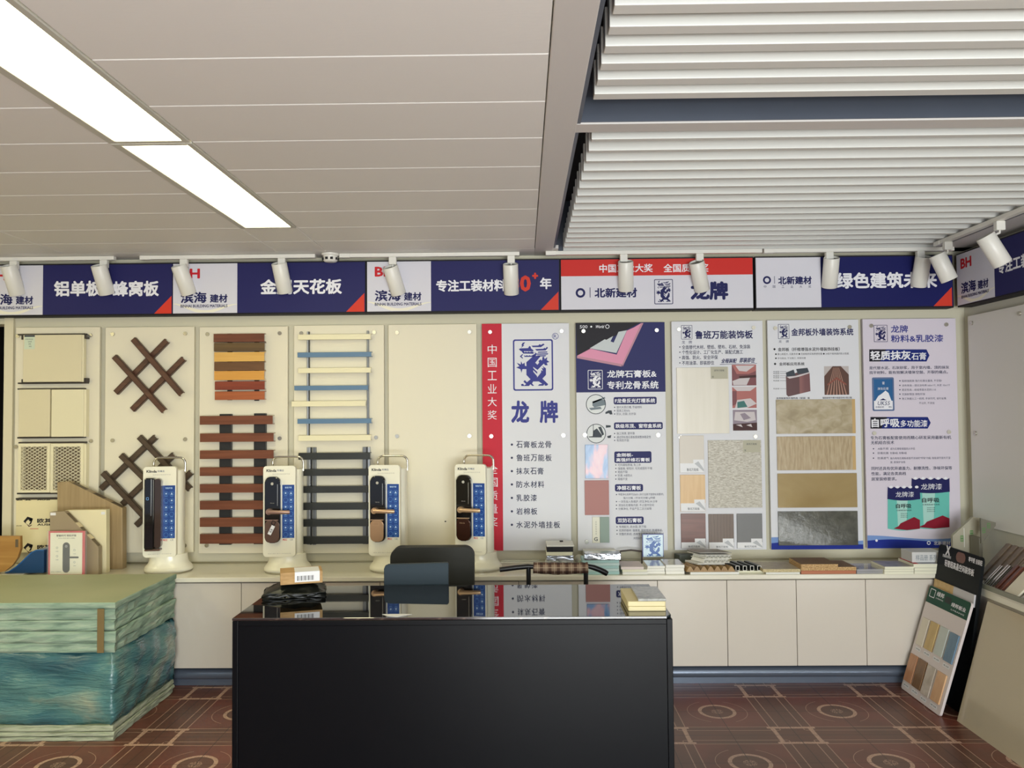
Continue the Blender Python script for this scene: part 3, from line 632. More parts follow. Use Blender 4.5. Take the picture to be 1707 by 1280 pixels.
photo((1220.7, 644.5, 1261, 680), (M_ph2, [(M_ph3, [(0,0),(1,0),(.75,.2),(.2,.2)]), (M_ph1, [(0,.2),(.18,.2),(.18,.8),(0,.9)]), (M_ph3, [(.2,.62),(.75,.55),(1,.8),(.6,1),(.1,1)]), (M_ph4, [(.2,.72),(.48,.66),(.62,.95),(.2,1)])]), 'printed photo of a rose bedroom')
photo((1221.7, 683, 1261.8, 717.6), (M_ph5, [(M_ph3, [(.1,.1),(.9,.1),(.95,.5),(.6,.58),(.05,.5)]), (M_ph5, [(.3,.2),(.5,.15),(.75,.4),(.45,.5)]), (M_ph6, [(0,.68),(1,.62),(1,1),(0,1)]), (M_ph3, [(.12,.72),(.34,.7),(.4,.84)]), (M_ph3, [(.55,.74),(.75,.68),(.8,.84)])]), 'printed photo of a tea room')

# --- exterior cladding poster
M_wave1 = mat('poster_wave_blue', (28, 46, 140), .55, spec=.22); M_wave2 = mat('poster_wave_pale', (120, 150, 204), .55, spec=.22)
def waves(r, za, zb, t, e=.2):
    n = 20; m = MB()
    for nm, dz, mm in (('pale_wave', .026, M_wave2), ('blue_wave', 0, M_wave1)):
        m = MB(); top = [(r[0]+(r[1]-r[0])*i/n, za+(zb-za)*i/n+dz*(1-.3*i/n)+.012*math.sin(e+dz*40+4.4*i/n)) for i in range(n+1)]
        for i in range(n): m.flat([(top[i][0], r[2]), (top[i+1][0], r[2]), top[i+1], top[i]], B1 if dz else B2)
        m.build(nm, mm, t)
t, r = board(1282.5, 1435, 533, 915.5, 'poster with four long stone and wood samples above a blue wave', 'poster', M_bg, [(1292, 547), (1416, 545)], 'poster')
waves(r, CY(1290, 906, YP).z, CY(1430, 904, YP).z, t)
m = MB(); dragon(m, PR(1297, 540.2, 1315.5, 565), B1); m.build('dragon_emblem', M_inkn, t)
m = MB(); m.text('龙', PR(1298, 566.8, 1303, 571.3), B1, .01); m.text('牌', PR(1310, 566.8, 1315, 571.3), B1, .01); m.text('金邦板外墙装饰系统', PR(1319, 547, 1422.5, 559.5), B1, .026); m.build('title_lettering', M_inkn, t)
line(t, M_inkk, '金邦板（纤维增强水泥外墙装饰挂板）', PR(1296.7, 578.9, 1400, 585.2), B1, .016); line(t, M_inkk, '金邦板应用系统', PR(1298.8, 603.8, 1341, 609.3), B1, .016)
m = MB()
for x_, y_ in ((1291, 582), (1292, 606.5)): c = CY(x_, y_, YP); m.flat([(c.x-.008, c.z), (c.x, c.z-.008), (c.x+.008, c.z), (c.x, c.z+.008)], B1)
m.build('bullet_diamonds', M_inkk, t)
line(t, M_inkk, '● 掌心制配方, 元素多样 ● 无胶粘剂实现质感性重 ● 24层不错表面的防火性能', PR(1292, 588, 1415, 591.6), B1, 0); line(t, M_inkk, '● 多功能全, 干法施工, 安装快捷', PR(1292, 595.3, 1343, 598.6), B1, 0)
line(t, M_inkk, '金邦板装饰外墙构造（保温）板', PR(1294, 661.8, 1350, 665.2), B1, .014); line(t, M_inkk, '锚固装饰外墙外保温系统示意方案', PR(1371, 661.2, 1420, 664.4), B1, .014)
m = MB()
for k, yy in enumerate((619.5, 622.5, 626.5, 629.5, 634.5, 647.8)): m.text('构造层', PR(1289, yy-1.2, 1299, yy+1.2), B1, 0); m.flat(PP([(1300, yy-.2), (1311, yy-.2), (1311, yy+.2), (1300, yy+.2)]), B1)
m.build('callout_lettering', M_inkk, t)
M_cl = mix_mat('print_cladding', [(0, (112, 66, 68)), (.8, (136, 86, 84)), (1, (88, 50, 52))], 22, (.05, 1, 1), .4, 1, 0, 'wave')
m = MB(); m.flat(PP([(1310, 627), (1331, 620), (1349.5, 622), (1351, 652), (1314, 661), (1311, 658)]), B1); o = m.build('cladding_print', M_cl, t); o['label'] = 'printed picture of brown plank wall cladding'
m = MB(); m.flat(PP([(1310, 621), (1323, 616), (1326, 626), (1311, 628)]), B2); m.flat(PP([(1327, 615), (1346, 613), (1349, 621), (1330, 624)]), B2); m.build('insulation_print', M_dk, t)
m = MB(); m.flat(PP([(1311, 628), (1326, 626.5), (1349.5, 620), (1349.5, 622), (1331, 628), (1316, 631)]), B3); m.build('membrane_print', M_ph3, t)
p = PR(1374, 610.3, 1415, 658)
m = MB(); m.rect(p, B1); o = m.build('tower_print', mat('print_sky_grey', (190, 182, 180), .55, spec=.22), t); o['label'] = 'printed photo looking up at a brown tower'
w_ = p[1]-p[0]; h_ = p[3]-p[2]; q = lambda pts: [(p[0]+a*w_, p[3]-b*h_) for a, b in pts]
m = MB(); m.flat(q([(0, .35), (.35, 0), (.68, 0), (1, .3), (1, 1), (0, 1)]), B2); m.build('picture_area', mat('print_tower_brown', (96, 70, 62), .55, spec=.22), o)
m = MB()
for k in range(7): a = .08+.13*k; m.flat(q([(a, 1), (a+.05, 1), (.38+.035*k+.012, .05), (.38+.035*k, .05)]), B3)
m.build('picture_area', mat('print_tower_light', (176, 136, 120), .55, spec=.22), o)
m = MB(); m.flat(q([(.12, .62), (.5, .38), (.9, .62), (.9, .68), (.5, .46), (.12, .68)]), B3-.0004); m.build('picture_area', mat('print_tower_rose', (140, 84, 72), .55, spec=.22), o)
M_s1 = mix_mat('sample_travertine', [(0, (150, 136, 106)), (.5, (172, 158, 128)), (1, (190, 178, 154))], 16, (1, 1, 1.3), .3, 6, .6, coat=.3)
M_s2 = mix_mat('sample_ash_wood', [(0, (160, 140, 108)), (.5, (180, 160, 128)), (1, (194, 178, 148))], 40, (2, 1, .3), .25, 5, .4, coat=.4)
M_s3 = mix_mat('sample_tan_film', [(0, (150, 126, 80)), (1, (168, 146, 100))], 5, (.6, 1, 1), .16, 3, .4, coat=.5, bump=.05)
M_s4 = mix_mat('sample_charcoal_film', [(0, (72, 72, 66)), (1, (98, 98, 90))], 24, (1, 1, 1), .16, 6, .2, coat=.5, bump=.08)
M_sbk = mat('sample_core_tan', (196, 164, 110), .6)
for q, mm, lb in (((1293.5, 665.7, 1424.4, 722.5), M_s1, 'mottled beige travertine sample, uppermost of the four'), ((1294.8, 727.2, 1425, 783.2), M_s2, 'pale upright wood-grain sample, second of the four'), ((1295.9, 788.7, 1427.6, 845.5), M_s3, 'tan sample in clear film, third of the four'), ((1296.7, 851.6, 1428.9, 908.4), M_s4, 'charcoal sample in shiny film, lowest of the four')):
    o, p = sample('board_sample', q, mm, t, .012, lb)
    if mm in (M_s1, M_s2): m = MB(); m.box(p[1]-.018, p[1]+.0005, YP-.0125, YP-.0014, p[2], p[3]); m.build('edge_strip', M_sbk, o)

# --- paint poster
t, r = board(1442, 1598, 531, 913.5, 'lilac poster with two paint buckets and blue wave, nearest the right corner', 'poster', M_bl, [(1452, 543), (1577, 541), (1457, 722), (1581.5, 720)], 'poster')
waves(r, CY(1450, 903, YP).z, CY(1590, 900, YP).z, t, .6)
m = MB(); dragon(m, PR(1456.5, 541.7, 1479.4, 570), B1); m.build('dragon_emblem', M_inkn, t)
m = MB(); m.text('龙牌', PR(1485, 542, 1513.5, 554.6), B1, .02); m.text('粉料&乳胶漆', PR(1485, 557.8, 1572.4, 570.3), B1, .02); m.build('title_lettering', M_inkp, t)
M_ban = mat('banner_blue', (24, 40, 116), .55, spec=.22); M_band = mat('banner_black', (24, 22, 34), .55, spec=.22)
for (xa, ya, xb, yb, a_, b_, xm) in ((1449, 582.3, 1549.3, 602.5, '轻质抹灰', '石膏', 1518), (1451, 695, 1551.4, 714.3, '自呼吸', '多功能漆', 1499.5)):
    m = MB(); m.flat(PP([(xa, ya), (xb-5, ya), (xb, (ya+yb)/2), (xb-5, yb), (xa, yb)]), B1); m.build('banner', M_ban, t)
    m = MB(); m.flat(PP([(xa, ya), (xa+28, ya), (xa+18, yb), (xa, yb)]), B2); m.build('banner_end', M_band, t)
    m = MB(); m.text(a_, PR(xa+1.6, ya+2.2, xm, yb-2.2), B3, .03); m.text(b_, PR(xm+1.2, ya+5, xb-5.5, yb-2.6), B3, .015); m.build('banner_lettering', M_inkw, t)
for s_, x0_, yc, x1_, h_ in (('是代替水泥、石灰砂浆，用于室内墙、顶的抹灰', 1449, 612.7, 1582, 5.6), ('找平材料，能有效解决墙体空鼓、开裂的痛点。', 1449, 620.5, 1580, 5.6), ('专为石膏板配套使用而精心研发采用最新有机', 1451, 729.3, 1585.5, 6), ('无机结合技术', 1451.7, 737.6, 1490.4, 6),
    ('同时还具有优异遮盖力、耐擦洗性、净味环保等', 1452.5, 780.3, 1587, 6), ('性能，满足各类高档', 1452.5, 789.4, 1510, 6), ('居室装修要求。', 1452.5, 798.2, 1494.5, 6)):
    line(t, M_inkg, s_, PR(x0_, yc-h_/2, x1_, yc+h_/2), B1, .014)
for s_, x0_, yc, x1_ in (('黏结强度高 强力石膏含量高, 不空鼓!', 1503.5, 634.7, 1569.8), ('涂布率高—理论涂布率160m²/T, 木浆 10m²/T', 1503.5, 642.3, 1583.4), ('稳定性高—收缩率是水泥的1/10', 1503.5, 649.6, 1560), ('无放射释放 绿色环保', 1503.5, 657, 1542), ('施工快捷人工一机喷, 手抹均可, 省时省事,', 1503.5, 664.3, 1578), ('不沾灰, 不流挂', 1532, 671.8, 1557.7),
    ('A级不燃', 1463, 747.9, 1481, ), ('成为石膏板墙面防火伴侣', 1484, 747.9, 1525), ('防霉抗菌', 1463, 755.2, 1481), ('防菌0级, 防霉0级', 1484, 755.2, 1511.4), ('防潮透气', 1463, 763.6, 1481.5), ('独为有效石膏板纸面不流淌的"呼吸"功能, 智能调节室内干湿', 1484, 763.6, 1584), ('度, 使保护涂层', 1484, 770.4, 1509)):
    line(t, M_inkg, s_, PR(x0_, yc-2, x1_, yc+1.9), B1, .004)
m = MB()
for yy in (634.7, 642.3, 649.6, 657, 664.3): c = CY(1500, yy, YP); m.flat(circ(c.x, c.z, .0042, 6), B1)
for yy in (747.9, 755.2, 763.6): c = CY(1456, yy, YP); m.flat(circ(c.x, c.z, .0042, 6), B1)
m.build('bullet_dots', M_inkg, t)
# bag picture
m = MB(); m.ring(rrect(*PR(1454, 629, 1490.5, 685), .008), rrect(*PR(1456.5, 632, 1488, 682.5), .005), B1); o = m.build('bag_print', mat('print_slate_blue', (92, 112, 150), .55, spec=.22), t); o['label'] = 'printed picture of a blue and white plaster bag'
m = MB(); m.rect(PR(1456.5, 632, 1488, 668), B1); m.build('picture_area', mat('print_bag_blue', (44, 98, 150), .55, spec=.22), o)
m = MB(); m.rect(PR(1456.5, 668, 1488, 682.5), B1); m.flat(PP([(1459, 668), (1464, 660), (1470, 656), (1476, 651), (1481, 655), (1486, 668)]), B2); m.text('膏', PR(1470.5, 636, 1474.5, 641), B2, 0); m.text('抹灰石膏', PR(1463, 645.5, 1481, 650), B2, .01); m.build('picture_area', M_inkw, o)
m = MB(); m.text('UK55', PR(1462.5, 668.8, 1482.4, 675.4), B3, .01, slant=.2); m.text('石膏砂浆', PR(1459.5, 677, 1473.5, 680), B3, 0); m.text('40KG', PR(1481, 677, 1486.5, 679.5), B3, 0); m.flat(PP([(1466, 667), (1472, 664), (1478, 667)]), B3); m.build('picture_lettering', M_inkn, o)
# bucket pictures
M_tin = mat('print_bucket_teal', (104, 190, 178), .55, spec=.22); M_tin2 = mat('print_bucket_pale', (170, 214, 204), .55, spec=.22); M_roof = mat('print_roof_crimson', (134, 20, 42), .55, spec=.22)
def bucket(x0_, x1_, y0_, yt, y1_, dz, label, n1, n2):
    w = x1_-x0_; e = w*.05
    o = None
    arc = [(x0_+w*i/10, y1_-2+ (1-((i-5)/5)**2)*3.2) for i in range(11)]
    m = MB(); m.flat(PP([(x0_, yt-1)]+[(a, b) for a, b in arc]+[(x1_, yt-1)]), B1-dz); o = m.build('bucket_print', M_tin, t); o['label'] = label
    m = MB(); m.flat(PP([(x0_+w*.28, yt), (x0_+w*.62, yt), (x0_+w*.58, y1_-6), (x0_+w*.32, y1_-6)]), B2-dz); m.build('picture_area', M_tin2, o)
    lip = []
    for k in range(5):
        a = x0_+w*k/5
        for j in range(5): lip.append((a+w/5*j/4, y0_+3*math.sin(PI*j/4)))
    m = MB(); m.flat(PP([(x0_-.6, yt-1)]+[(x0_+w*i/10, yt-1.2+(1-((i-5)/5)**2)*2.6) for i in range(1, 10)]+[(x1_+.6, yt-1)]+lip[::-1]), B2-dz-.0003); m.build('picture_area', M_inkn, o)
    m = MB()
    for k in range(5): a = x0_+w*(k+.5)/5; c = CY(a, y0_+.6, YP); m.flat(circ(c.x, c.z, .011, 10, .008), B2-dz-.0007)
    m.text('龙牌漆', PR(*n1), B2-dz-.0007, .0); m.build('picture_lettering', M_inkw, o)
    m = MB(); m.text('自呼吸', PR(*n2), B2-dz-.0007, .02); m.text('石膏板配套专用漆', PR(n2[0]+1, n2[3]+2.2, n2[2], n2[3]+4.6), B2-dz-.0007, .01)
    for j in range(3): m.text('净味环保', PR(x0_+w*.4, n2[3]+8+3*j, x0_+w*.62, n2[3]+9.6+3*j), B2-dz-.0007, 0)
    m.build('picture_lettering', M_inkk, o)
    m = MB(); m.flat(PP([(x0_+w*.18, y1_-2), (x0_+w*.34, y1_-6.5), (x0_+w*.4, y1_-11), (x0_+w*.62, y1_-16.5), (x0_+w*.82, y1_-21.5), (x1_, y1_-16.5), (x1_, y1_-2), (x0_+w*.6, y1_+.4)]), B2-dz-.001); m.build('picture_area', M_roof, o)
bucket(1519.5, 1582.5, 796.5, 820.6, 880.5, 0, 'larger printed paint bucket on the right', (1535, 806, 1570, 816), (1536.5, 829.4, 1566, 837.5))
bucket(1479.5, 1533, 811, 832.8, 883, .0018, 'smaller printed paint bucket on the left', (1492.5, 819.4, 1523, 828.4), (1493, 839.4, 1519, 847))
m = MB(); c = CY(1548, 904.8, YP); oct_ring(m, c.x, c.z, .0115, B3); m.text('北新建材', PR(1556.5, 901.8, 1584, 908.4), B3, .015); c = CY(1461, 900.8, YP); m.flat(circ(c.x, c.z, .0075, 12), B3); m.build('footer_lettering', M_inkw, t)

# --- blank board on the right-hand wall (its own empty turned to face the room)
ca = CX(1613, 527, XW-.035); cb = CX(1613, 870, XW-.035)
WB = 1.35
t = thing('display_board', 'blank pale board on the right-hand wall beside the corner', 'display board', (XW-.024, ca.y-WB/2, cb.z), -PI/2)
m = MB(); m.box(-WB/2, WB/2, -.011, .011, 0, ca.z-cb.z, bev=.0015); m.build('panel', mat('board_cool_white', (222, 219, 212), .38), t, local=True)
for px, py in ((1620.5, 538.5), (1700, 522.5), (1626.5, 722)):
    c = CX(px, py, XW-.035); m = MB(); a = -(c.y-(ca.y-WB/2)); z_ = c.z-cb.z
    m.cyl((a, -.018, z_), (a, -.010, z_), .0115, .0125, 16); m.cyl((a, -.011, z_), (a, .0228, z_), .007, None, 8); m.build('standoff_screw', M_scr, t, local=True)
# ------------------------------------------------------------------ samples hung on the display boards
M_ptan = mat('panel_sample_cream', (214, 204, 172), .4); M_pyel = mat('panel_sample_ivory', (224, 216, 184), .4); M_rail = mat('rail_dark_brown', (46, 38, 34), .45)
M_wht = mat('aluminium_cream', (228, 220, 188), .4)
def PB(mb, q, d0, d1, bev=.001):
    p = PR(*q, YP-d1); mb.box(p[0], p[1], YP-d1, YP-d0, p[2], p[3], bev=bev); return p
# plain ceiling panel sample
t = thing('ceiling_panel_sample', 'single blank cream panel sample between dark rails, highest on the far left board', 'panel sample', (CY(88, 640, YP).x, YP, CY(88, 640, YP).z))
m = MB(); PB(m, (38.5, 558, 136, 636.5), .02, .045, .002); o = m.build('panel', M_ptan, t)
m = MB(); PB(m, (136.3, 558, 139.5, 636.5), .012, .040); m.build('edge_fold', M_pyel, t)
for q in ((29.5, 556, 142, 558.3), (29.5, 637, 144.5, 639.5)): m = MB(); PB(m, q, .001, .030); m.build('rail', M_rail, t)
for q in ((35.5, 558, 38.4, 566), (139.2, 558, 144.6, 564.5), (35.5, 632, 38.4, 637.5), (139.2, 630, 144.6, 637)): m = MB(); PB(m, q, .001, .034); m.build('clip', M_rail, t)
p = PR(40.5, 558.7, 58, 582, YP-.0456); m = MB(); m.rect(p, YP-.0456); o2 = m.build('sticker', mat('sticker_mint', (200, 212, 190), .5), o)
m = MB(); h = p[3]-p[2]; w = p[1]-p[0]; m.rect((p[0], p[1], p[3]-.12*h, p[3]), YP-.0459)
for k, (s_, a) in enumerate((('环保材料检测', .1), ('铝扣板', .35), ('规格', .4), ('经销', .45))): m.text(s_, (p[0]+a*w, p[0]+min(.95, a+.12*len(s_))*w, p[2]+h*(.66-.17*k), p[2]+h*(.76-.17*k)), YP-.0459, 0)
m.build('sticker_lettering', M_dk, o)
# two-panel sample
t = thing('ceiling_panel_sample', 'pair of smooth cream panels side by side, second down on the far left board', 'panel sample', (CY(86, 730, YP).x, YP, CY(86, 730, YP).z))
m = MB(); PB(m, (31, 649, 83, 728), .02, .042, .002); m.build('panel', M_ptan, t)
m = MB(); PB(m, (85.5, 649, 139, 728), .02, .042, .002); m.build('panel', M_pyel, t)
for q, d_ in (((83, 650, 85.5, 728), .026), ((139.3, 649, 143.5, 728), .036)): m = MB(); PB(m, q, .001, d_); m.build('edge_fold', M_wht, t)
for q in ((29, 647, 139, 649), (28.5, 728, 139, 730.5)): m = MB(); PB(m, q, .001, .034); m.build('rail', M_rail, t)
# expanded mesh sample
t = thing('mesh_panel_sample', 'pair of framed expanded-metal mesh panels, third down on the far left board', 'mesh sample', (CY(86, 822, YP).x, YP, CY(86, 822, YP).z))
for x0_, x1_ in ((30, 83.2), (84, 139)):
    m = MB(); A = PR(x0_, 739, x1_, 821, YP-.042); B = PR(x0_+4.5, 744.5, x1_-5, 817, YP-.042)
    for q in ((A[0], B[0], A[2], A[3]), (B[1], A[1], A[2], A[3]), (B[0], B[1], A[2], B[2]), (B[0], B[1], B[3], A[3])): m.box(q[0], q[1], YP-.042, YP-.02, q[2], q[3])
    o = m.build('frame', M_wht, t)
    m = MB(); W_ = B[1]-B[0]; H_ = B[3]-B[2]; nx, nz = 5, 13; cw = W_/nx; chh = H_/nz
    for j in range(nz+1):
        for i in range(nx*2):
            xa = B[0]+cw/2*i; za = B[2]+chh*j + (0 if (i % 2 == 0) else chh/2)*(1)
            xb = xa+cw/2; zb = B[2]+chh*j + (chh/2 if (i % 2 == 0) else 0)
            for sgn in (0, 1):
                z1_, z2_ = (za, zb) if sgn == 0 else (2*(B[2]+chh*j)-za, 2*(B[2]+chh*j)-zb)
                if min(z1_, z2_) < B[2]-.001 or max(z1_, z2_) > B[3]+.001: continue
                m.hexa([(xa, YP-.036, z1_-.0018), (xb, YP-.036, z2_-.0018), (xb, YP-.028, z2_-.0034), (xa, YP-.028, z1_-.0034), (xa, YP-.036, z1_+.0018), (xb, YP-.036, z2_+.0018), (xb, YP-.028, z2_+.0008), (xa, YP-.028, z1_+.0008)])
    m.build('mesh', mat('mesh_cream', (226, 218, 190), .4), t)
    m = MB(); m.rect(B, YP-.006); m.build('backing_shade', mat('mesh_shade_taupe', (122, 106, 84), .6), t)  # flat taupe sheet paints in the shade behind the mesh
m = MB(); PB(m, (139.3, 740, 143.5, 820), .001, .036); m.build('edge_fold', M_wht, t)
for q in ((30.5, 736.5, 141, 739), (28, 821, 140, 823.5)): m = MB(); PB(m, q, .001, .034); m.build('rail', M_rail, t)
# wrapped sample
t = thing('wrapped_panel_sample', 'panel in cream printed film with black angular logo, lowest on the far left board', 'panel sample', (CY(70, 922, YP).x, YP, CY(70, 922, YP).z))
m = MB(); p = PB(m, (26, 832.5, 140, 921), .004, .040, .003); o = m.build('panel', mat('film_cream_print', (228, 216, 172), .3, bump=.03, bscale=20), t)
m = MB(); PB(m, (26, 830, 140, 832.5), .001, .042); m.build('rail', M_rail, t)
d = YP-.0406
def auslogo(x_, y_, k=1):
    m = MB(); P_ = lambda pts: [(CY(x_+a*k, y_+b*k, YP-.04).x, CY(x_+a*k, y_+b*k, YP-.04).z) for a, b in pts]
    m.flat(P_([(0, 8), (7, 0), (16, 3), (13, 7), (8, 5), (4, 9), (5, 12)]), d); m.flat(P_([(9, 14), (12, 8), (9, 7), (12, 3), (16, 4), (13, 12)]), d); m.build('logo', M_inkk, o)
    m = MB(); m.flat(P_([(5, 12), (7, 13), (10, 15), (15, 13), (13, 15.5), (9, 17)]), d); m.build('logo_underline', mat('ink_brown', (90, 66, 56), .4), o)
    line(o, M_inkk, '欧其', PR(x_+23*k, y_+3*k, x_+47*k, y_+10.5*k, YP-.04), d, .03, 'film_lettering'); line(o, M_inkk, 'AUSI', PR(x_+23*k, y_+11.5*k, x_+44*k, y_+15*k, YP-.04), d, .03, 'film_lettering')
auslogo(39, 861); auslogo(39, 905)
line(o, M_inkk, 'AUSI', PR(62, 831, 83, 834, YP-.04), d, .03, 'film_lettering'); line(o, M_inkk, '欧 其', PR(28, 831.5, 52, 834.5, YP-.04), d, .02, 'film_lettering')
line(o, M_inkk, 'AUSI', PR(27, 875.5, 36, 877, YP-.04), d, .02, 'film_lettering'); line(o, M_inkr, '——', PR(50, 880.8, 64, 881.6, YP-.04), d, 0, 'film_lettering')

# --- lattice samples: channel bars crossing each other
M_lat = wood('lattice_walnut', (74, 46, 34), (98, 64, 46), 'x', .4); M_lat2 = wood('lattice_dark', (64, 50, 38), (84, 66, 50), 'x', .45)
def lattice(label, bars, m_, base):
    c = CY(*base, YP); t = thing('lattice_sample', label, 'lattice sample', (c.x, YP, c.z))
    for (xa, ya, xb, yb, lay) in bars:
        d0 = .003 if lay == 0 else .030
        d1 = d0+.026; A = CY(xa, ya, YP-d1); B = CY(xb, yb, YP-d1); u = Vector((B.x-A.x, 0, B.z-A.z)); L_ = u.length; u.normalize(); n = Vector((-u.z, 0, u.x))
        m = MB(); w = .0165
        for a0, a1, h0, h1 in ((-w, w, d1-.003, d1), (-w, -w+.003, d0, d1), (w-.003, w, d0, d1)):
            P_ = []
            for y_ in (YP-h1, YP-h0):
                for s_, e_ in ((a0, 0), (a0, L_), (a1, L_), (a1, 0)):
                    q = Vector((A.x, 0, A.z)) + u*e_ + n*s_; P_.append((q.x, y_, q.z))
            m.hexa(P_, .0006)
        m.build('lattice_bar', m_, t)
    return t
lattice('upper lattice sample of four brown channel bars', [(277.5, 567.5, 192, 654.5, 0), (305.5, 597.5, 219.5, 683, 0), (221, 565, 302, 657.5, 1), (189.5, 594, 273, 685.5, 1)], M_lat, (247, 688))
lattice('lower lattice sample of dark brown bars, partly behind the first door lock stand', [(258.5, 728, 167.5, 815, 0), (289, 757.5, 203, 840.5, 0), (318, 787, 226, 876, 0), (231, 728, 316, 816, 1), (200.5, 758.5, 292, 850, 1), (170.5, 788, 244, 866, 1)], M_lat2, (243, 878))

# --- slat samples
M_blkrail = mat('rail_black', (28, 28, 30), .4); M_end = mat('slat_cut_end', (60, 44, 36), .5)
def slat_rack(name, label, cat, slats_, rails, base, d0=.018, d1=.04, bolts=()):
    c = CY(*base, YP); t = thing(name, label, cat, (c.x, YP, c.z))
    for (q, mr) in rails: m = MB(); PB(m, q, .001, d0); m.build('rail', mr, t)
    for (x0_, x1_, yc, h, ms) in slats_:
        m = MB(); p = PR(x0_, yc-h/2, x1_, yc+h/2, YP-d1); th = .0025
        dz = (CY(x1_, yc-1.2, YP-d1).z-CY(x0_, yc+1.2, YP-d1).z)*0
        m.box(p[0], p[1], YP-d1, YP-d1+th, p[2], p[3], bev=.0006); m.box(p[0], p[1]+.004, YP-d1+th, YP-d0, p[3]-th, p[3]); m.box(p[0], p[1]+.004, YP-d1+th, YP-d0, p[2], p[2]+th)
        m.build('slat', ms, t)
    return t
W1 = wood('slat_mahogany', (96, 52, 34), (122, 70, 46), 'x', .35); W2 = wood('slat_olive_brown', (84, 64, 38), (108, 84, 50), 'x', .35); W3 = wood('slat_honey', (210, 160, 80), (222, 178, 98), 'x', .3)
W4 = wood('slat_brown', (92, 62, 36), (116, 80, 50), 'x', .35); W5 = wood('slat_amber', (204, 144, 62), (216, 160, 80), 'x', .3); W6 = wood('slat_red_brown', (118, 48, 30), (144, 66, 40), 'x', .35); W7 = wood('slat_orange_brown', (150, 78, 42), (172, 96, 54), 'x', .35)
slat_rack('slat_sample', 'small sample of seven wood-grain slats in mixed brown and yellow tones', 'slat sample',
    [(356, 440.5, 563, 13.8, W1), (356.5, 441, 578.2, 14.2, W2), (357, 440.5, 594.6, 15.6, W3), (357, 440.5, 610.3, 14.4, W4), (357, 440.5, 625.8, 15.2, W5), (358, 441, 642.6, 14, W6), (358, 441, 659.3, 14, W7)],
    [((379, 556, 386, 667), M_blkrail), ((424, 556, 431, 668), M_blkrail)], (398, 668))
WR = wood('slat_rosewood', (100, 54, 34), (124, 72, 48), 'x', .35)
slat_rack('slat_sample', 'tall rack of eight reddish brown slats on two black rails', 'slat sample',
    [(333, 454.5, 700.2, 14.4, WR), (333.2, 456, 729.2, 14.2, WR), (333, 456, 757.6, 14, WR), (333, 456, 785.8, 14.2, WR), (333, 457, 813.9, 14.2, WR), (333, 457, 842, 14.6, WR), (333, 457, 870.4, 15, WR), (333, 457, 898, 16, WR)],
    [((365.5, 690, 385.5, 908), M_blkrail), ((423, 689, 443, 907), M_blkrail)], (398, 909), .022, .05)
M_sblu = mat('slat_steel_blue', (92, 124, 154), .35); M_scrm = mat('slat_cream', (232, 224, 188), .35); M_sblk = mat('slat_charcoal', (40, 42, 40), .35); M_alu = mat('rail_aluminium', (176, 178, 180), .3, .9); M_galv = mat('rail_galvanised', (120, 122, 124), .35, .8)
slat_rack('slat_sample', 'sample of seven slim cream and blue slats on two thin rails', 'slat sample',
    [(496.8, 618, 561.4, 8.6, M_scrm), (495.8, 619, 591, 8, M_sblu), (497.2, 618, 617.2, 8.2, M_scrm), (490.5, 613.5, 646.4, 7.6, M_sblu), (486, 609, 672.8, 8.6, M_scrm), (495.8, 619, 701.8, 8, M_sblu), (497.5, 618, 730, 9, M_scrm)],
    [((511.3, 552.5, 514, 726), M_alu), ((514, 552.5, 515.6, 726), M_blkrail), ((611.3, 551, 614.6, 724), M_galv)], (557, 735))
slat_rack('slat_sample', 'rack of six black slats on shiny metal rails', 'slat sample',
    [(497.3, 617, 760.3, 11.4, M_sblk), (497.3, 617, 787.4, 11, M_sblk), (497.5, 617, 815.8, 11.2, M_sblk), (497.5, 617, 844, 11.6, M_sblk), (497.5, 617, 871.5, 12, M_sblk), (497.5, 617, 900.4, 12.4, M_sblk)],
    [((511.5, 745.5, 517, 908), M_alu), ((517, 745.5, 519, 908), M_blkrail), ((521, 745.5, 526.5, 908), M_galv), ((604.5, 745, 610.5, 907), M_galv), ((610.5, 745, 612.5, 907), M_blkrail), ((613, 745, 617, 907), M_alu)], (557, 909), .022, .05)

# ------------------------------------------------------------------ track lights and smoke alarm
YT = CZ(470, 424, ZC).y
def track(label, a, b):
    t = thing('lighting_track', label, 'lighting track', ((a[0]+b[0])/2, (a[1]+b[1])/2, ZC-.03))
    m = MB(); u = Vector((b[0]-a[0], b[1]-a[1], 0)); L_ = u.length; rot = math.atan2(u.y, u.x); m.T = Matrix.Translation(Vector((a[0], a[1], 0))) @ Matrix.Rotation(rot, 4, 'Z')
    m.box(0, L_, -.017, .017, ZC-.024, ZC-.0015, bev=.002); m.build('rail', M_track, t)
    m = MB(); m.T = Matrix.Translation(Vector((a[0], a[1], 0))) @ Matrix.Rotation(rot, 4, 'Z'); m.box(-.012, .05, -.019, .019, ZC-.026, ZC-.001, bev=.003); m.build('end_feed', M_track, t)
XT = lambda px: CZ(px, 424, ZC).x
track('white lighting track at far left above the first two signs', (XT(-60), YT), (XT(184), YT))
track('white lighting track above the second sign from the left', (XT(232), YT), (XT(527), YT))
track('white lighting track between the smoke alarm and the grey beam', (XT(571), YT), (XT(866), YT))
track('white lighting track right of the grey beam, above the red and white sign', (XT(912), YT-.01), (XT(1256), YT-.01))
track('white lighting track towards the right corner of the back wall', (XT(1262), YT-.01), (XT(1556), YT-.01))
XRT = CZ(1579.5, 402, ZC-.02).x
track('white lighting track along the right-hand wall', (XRT, 4.62), (XRT, 1.2))
M_hole = mat('lamp_recess_grey', (120, 118, 108), .5)
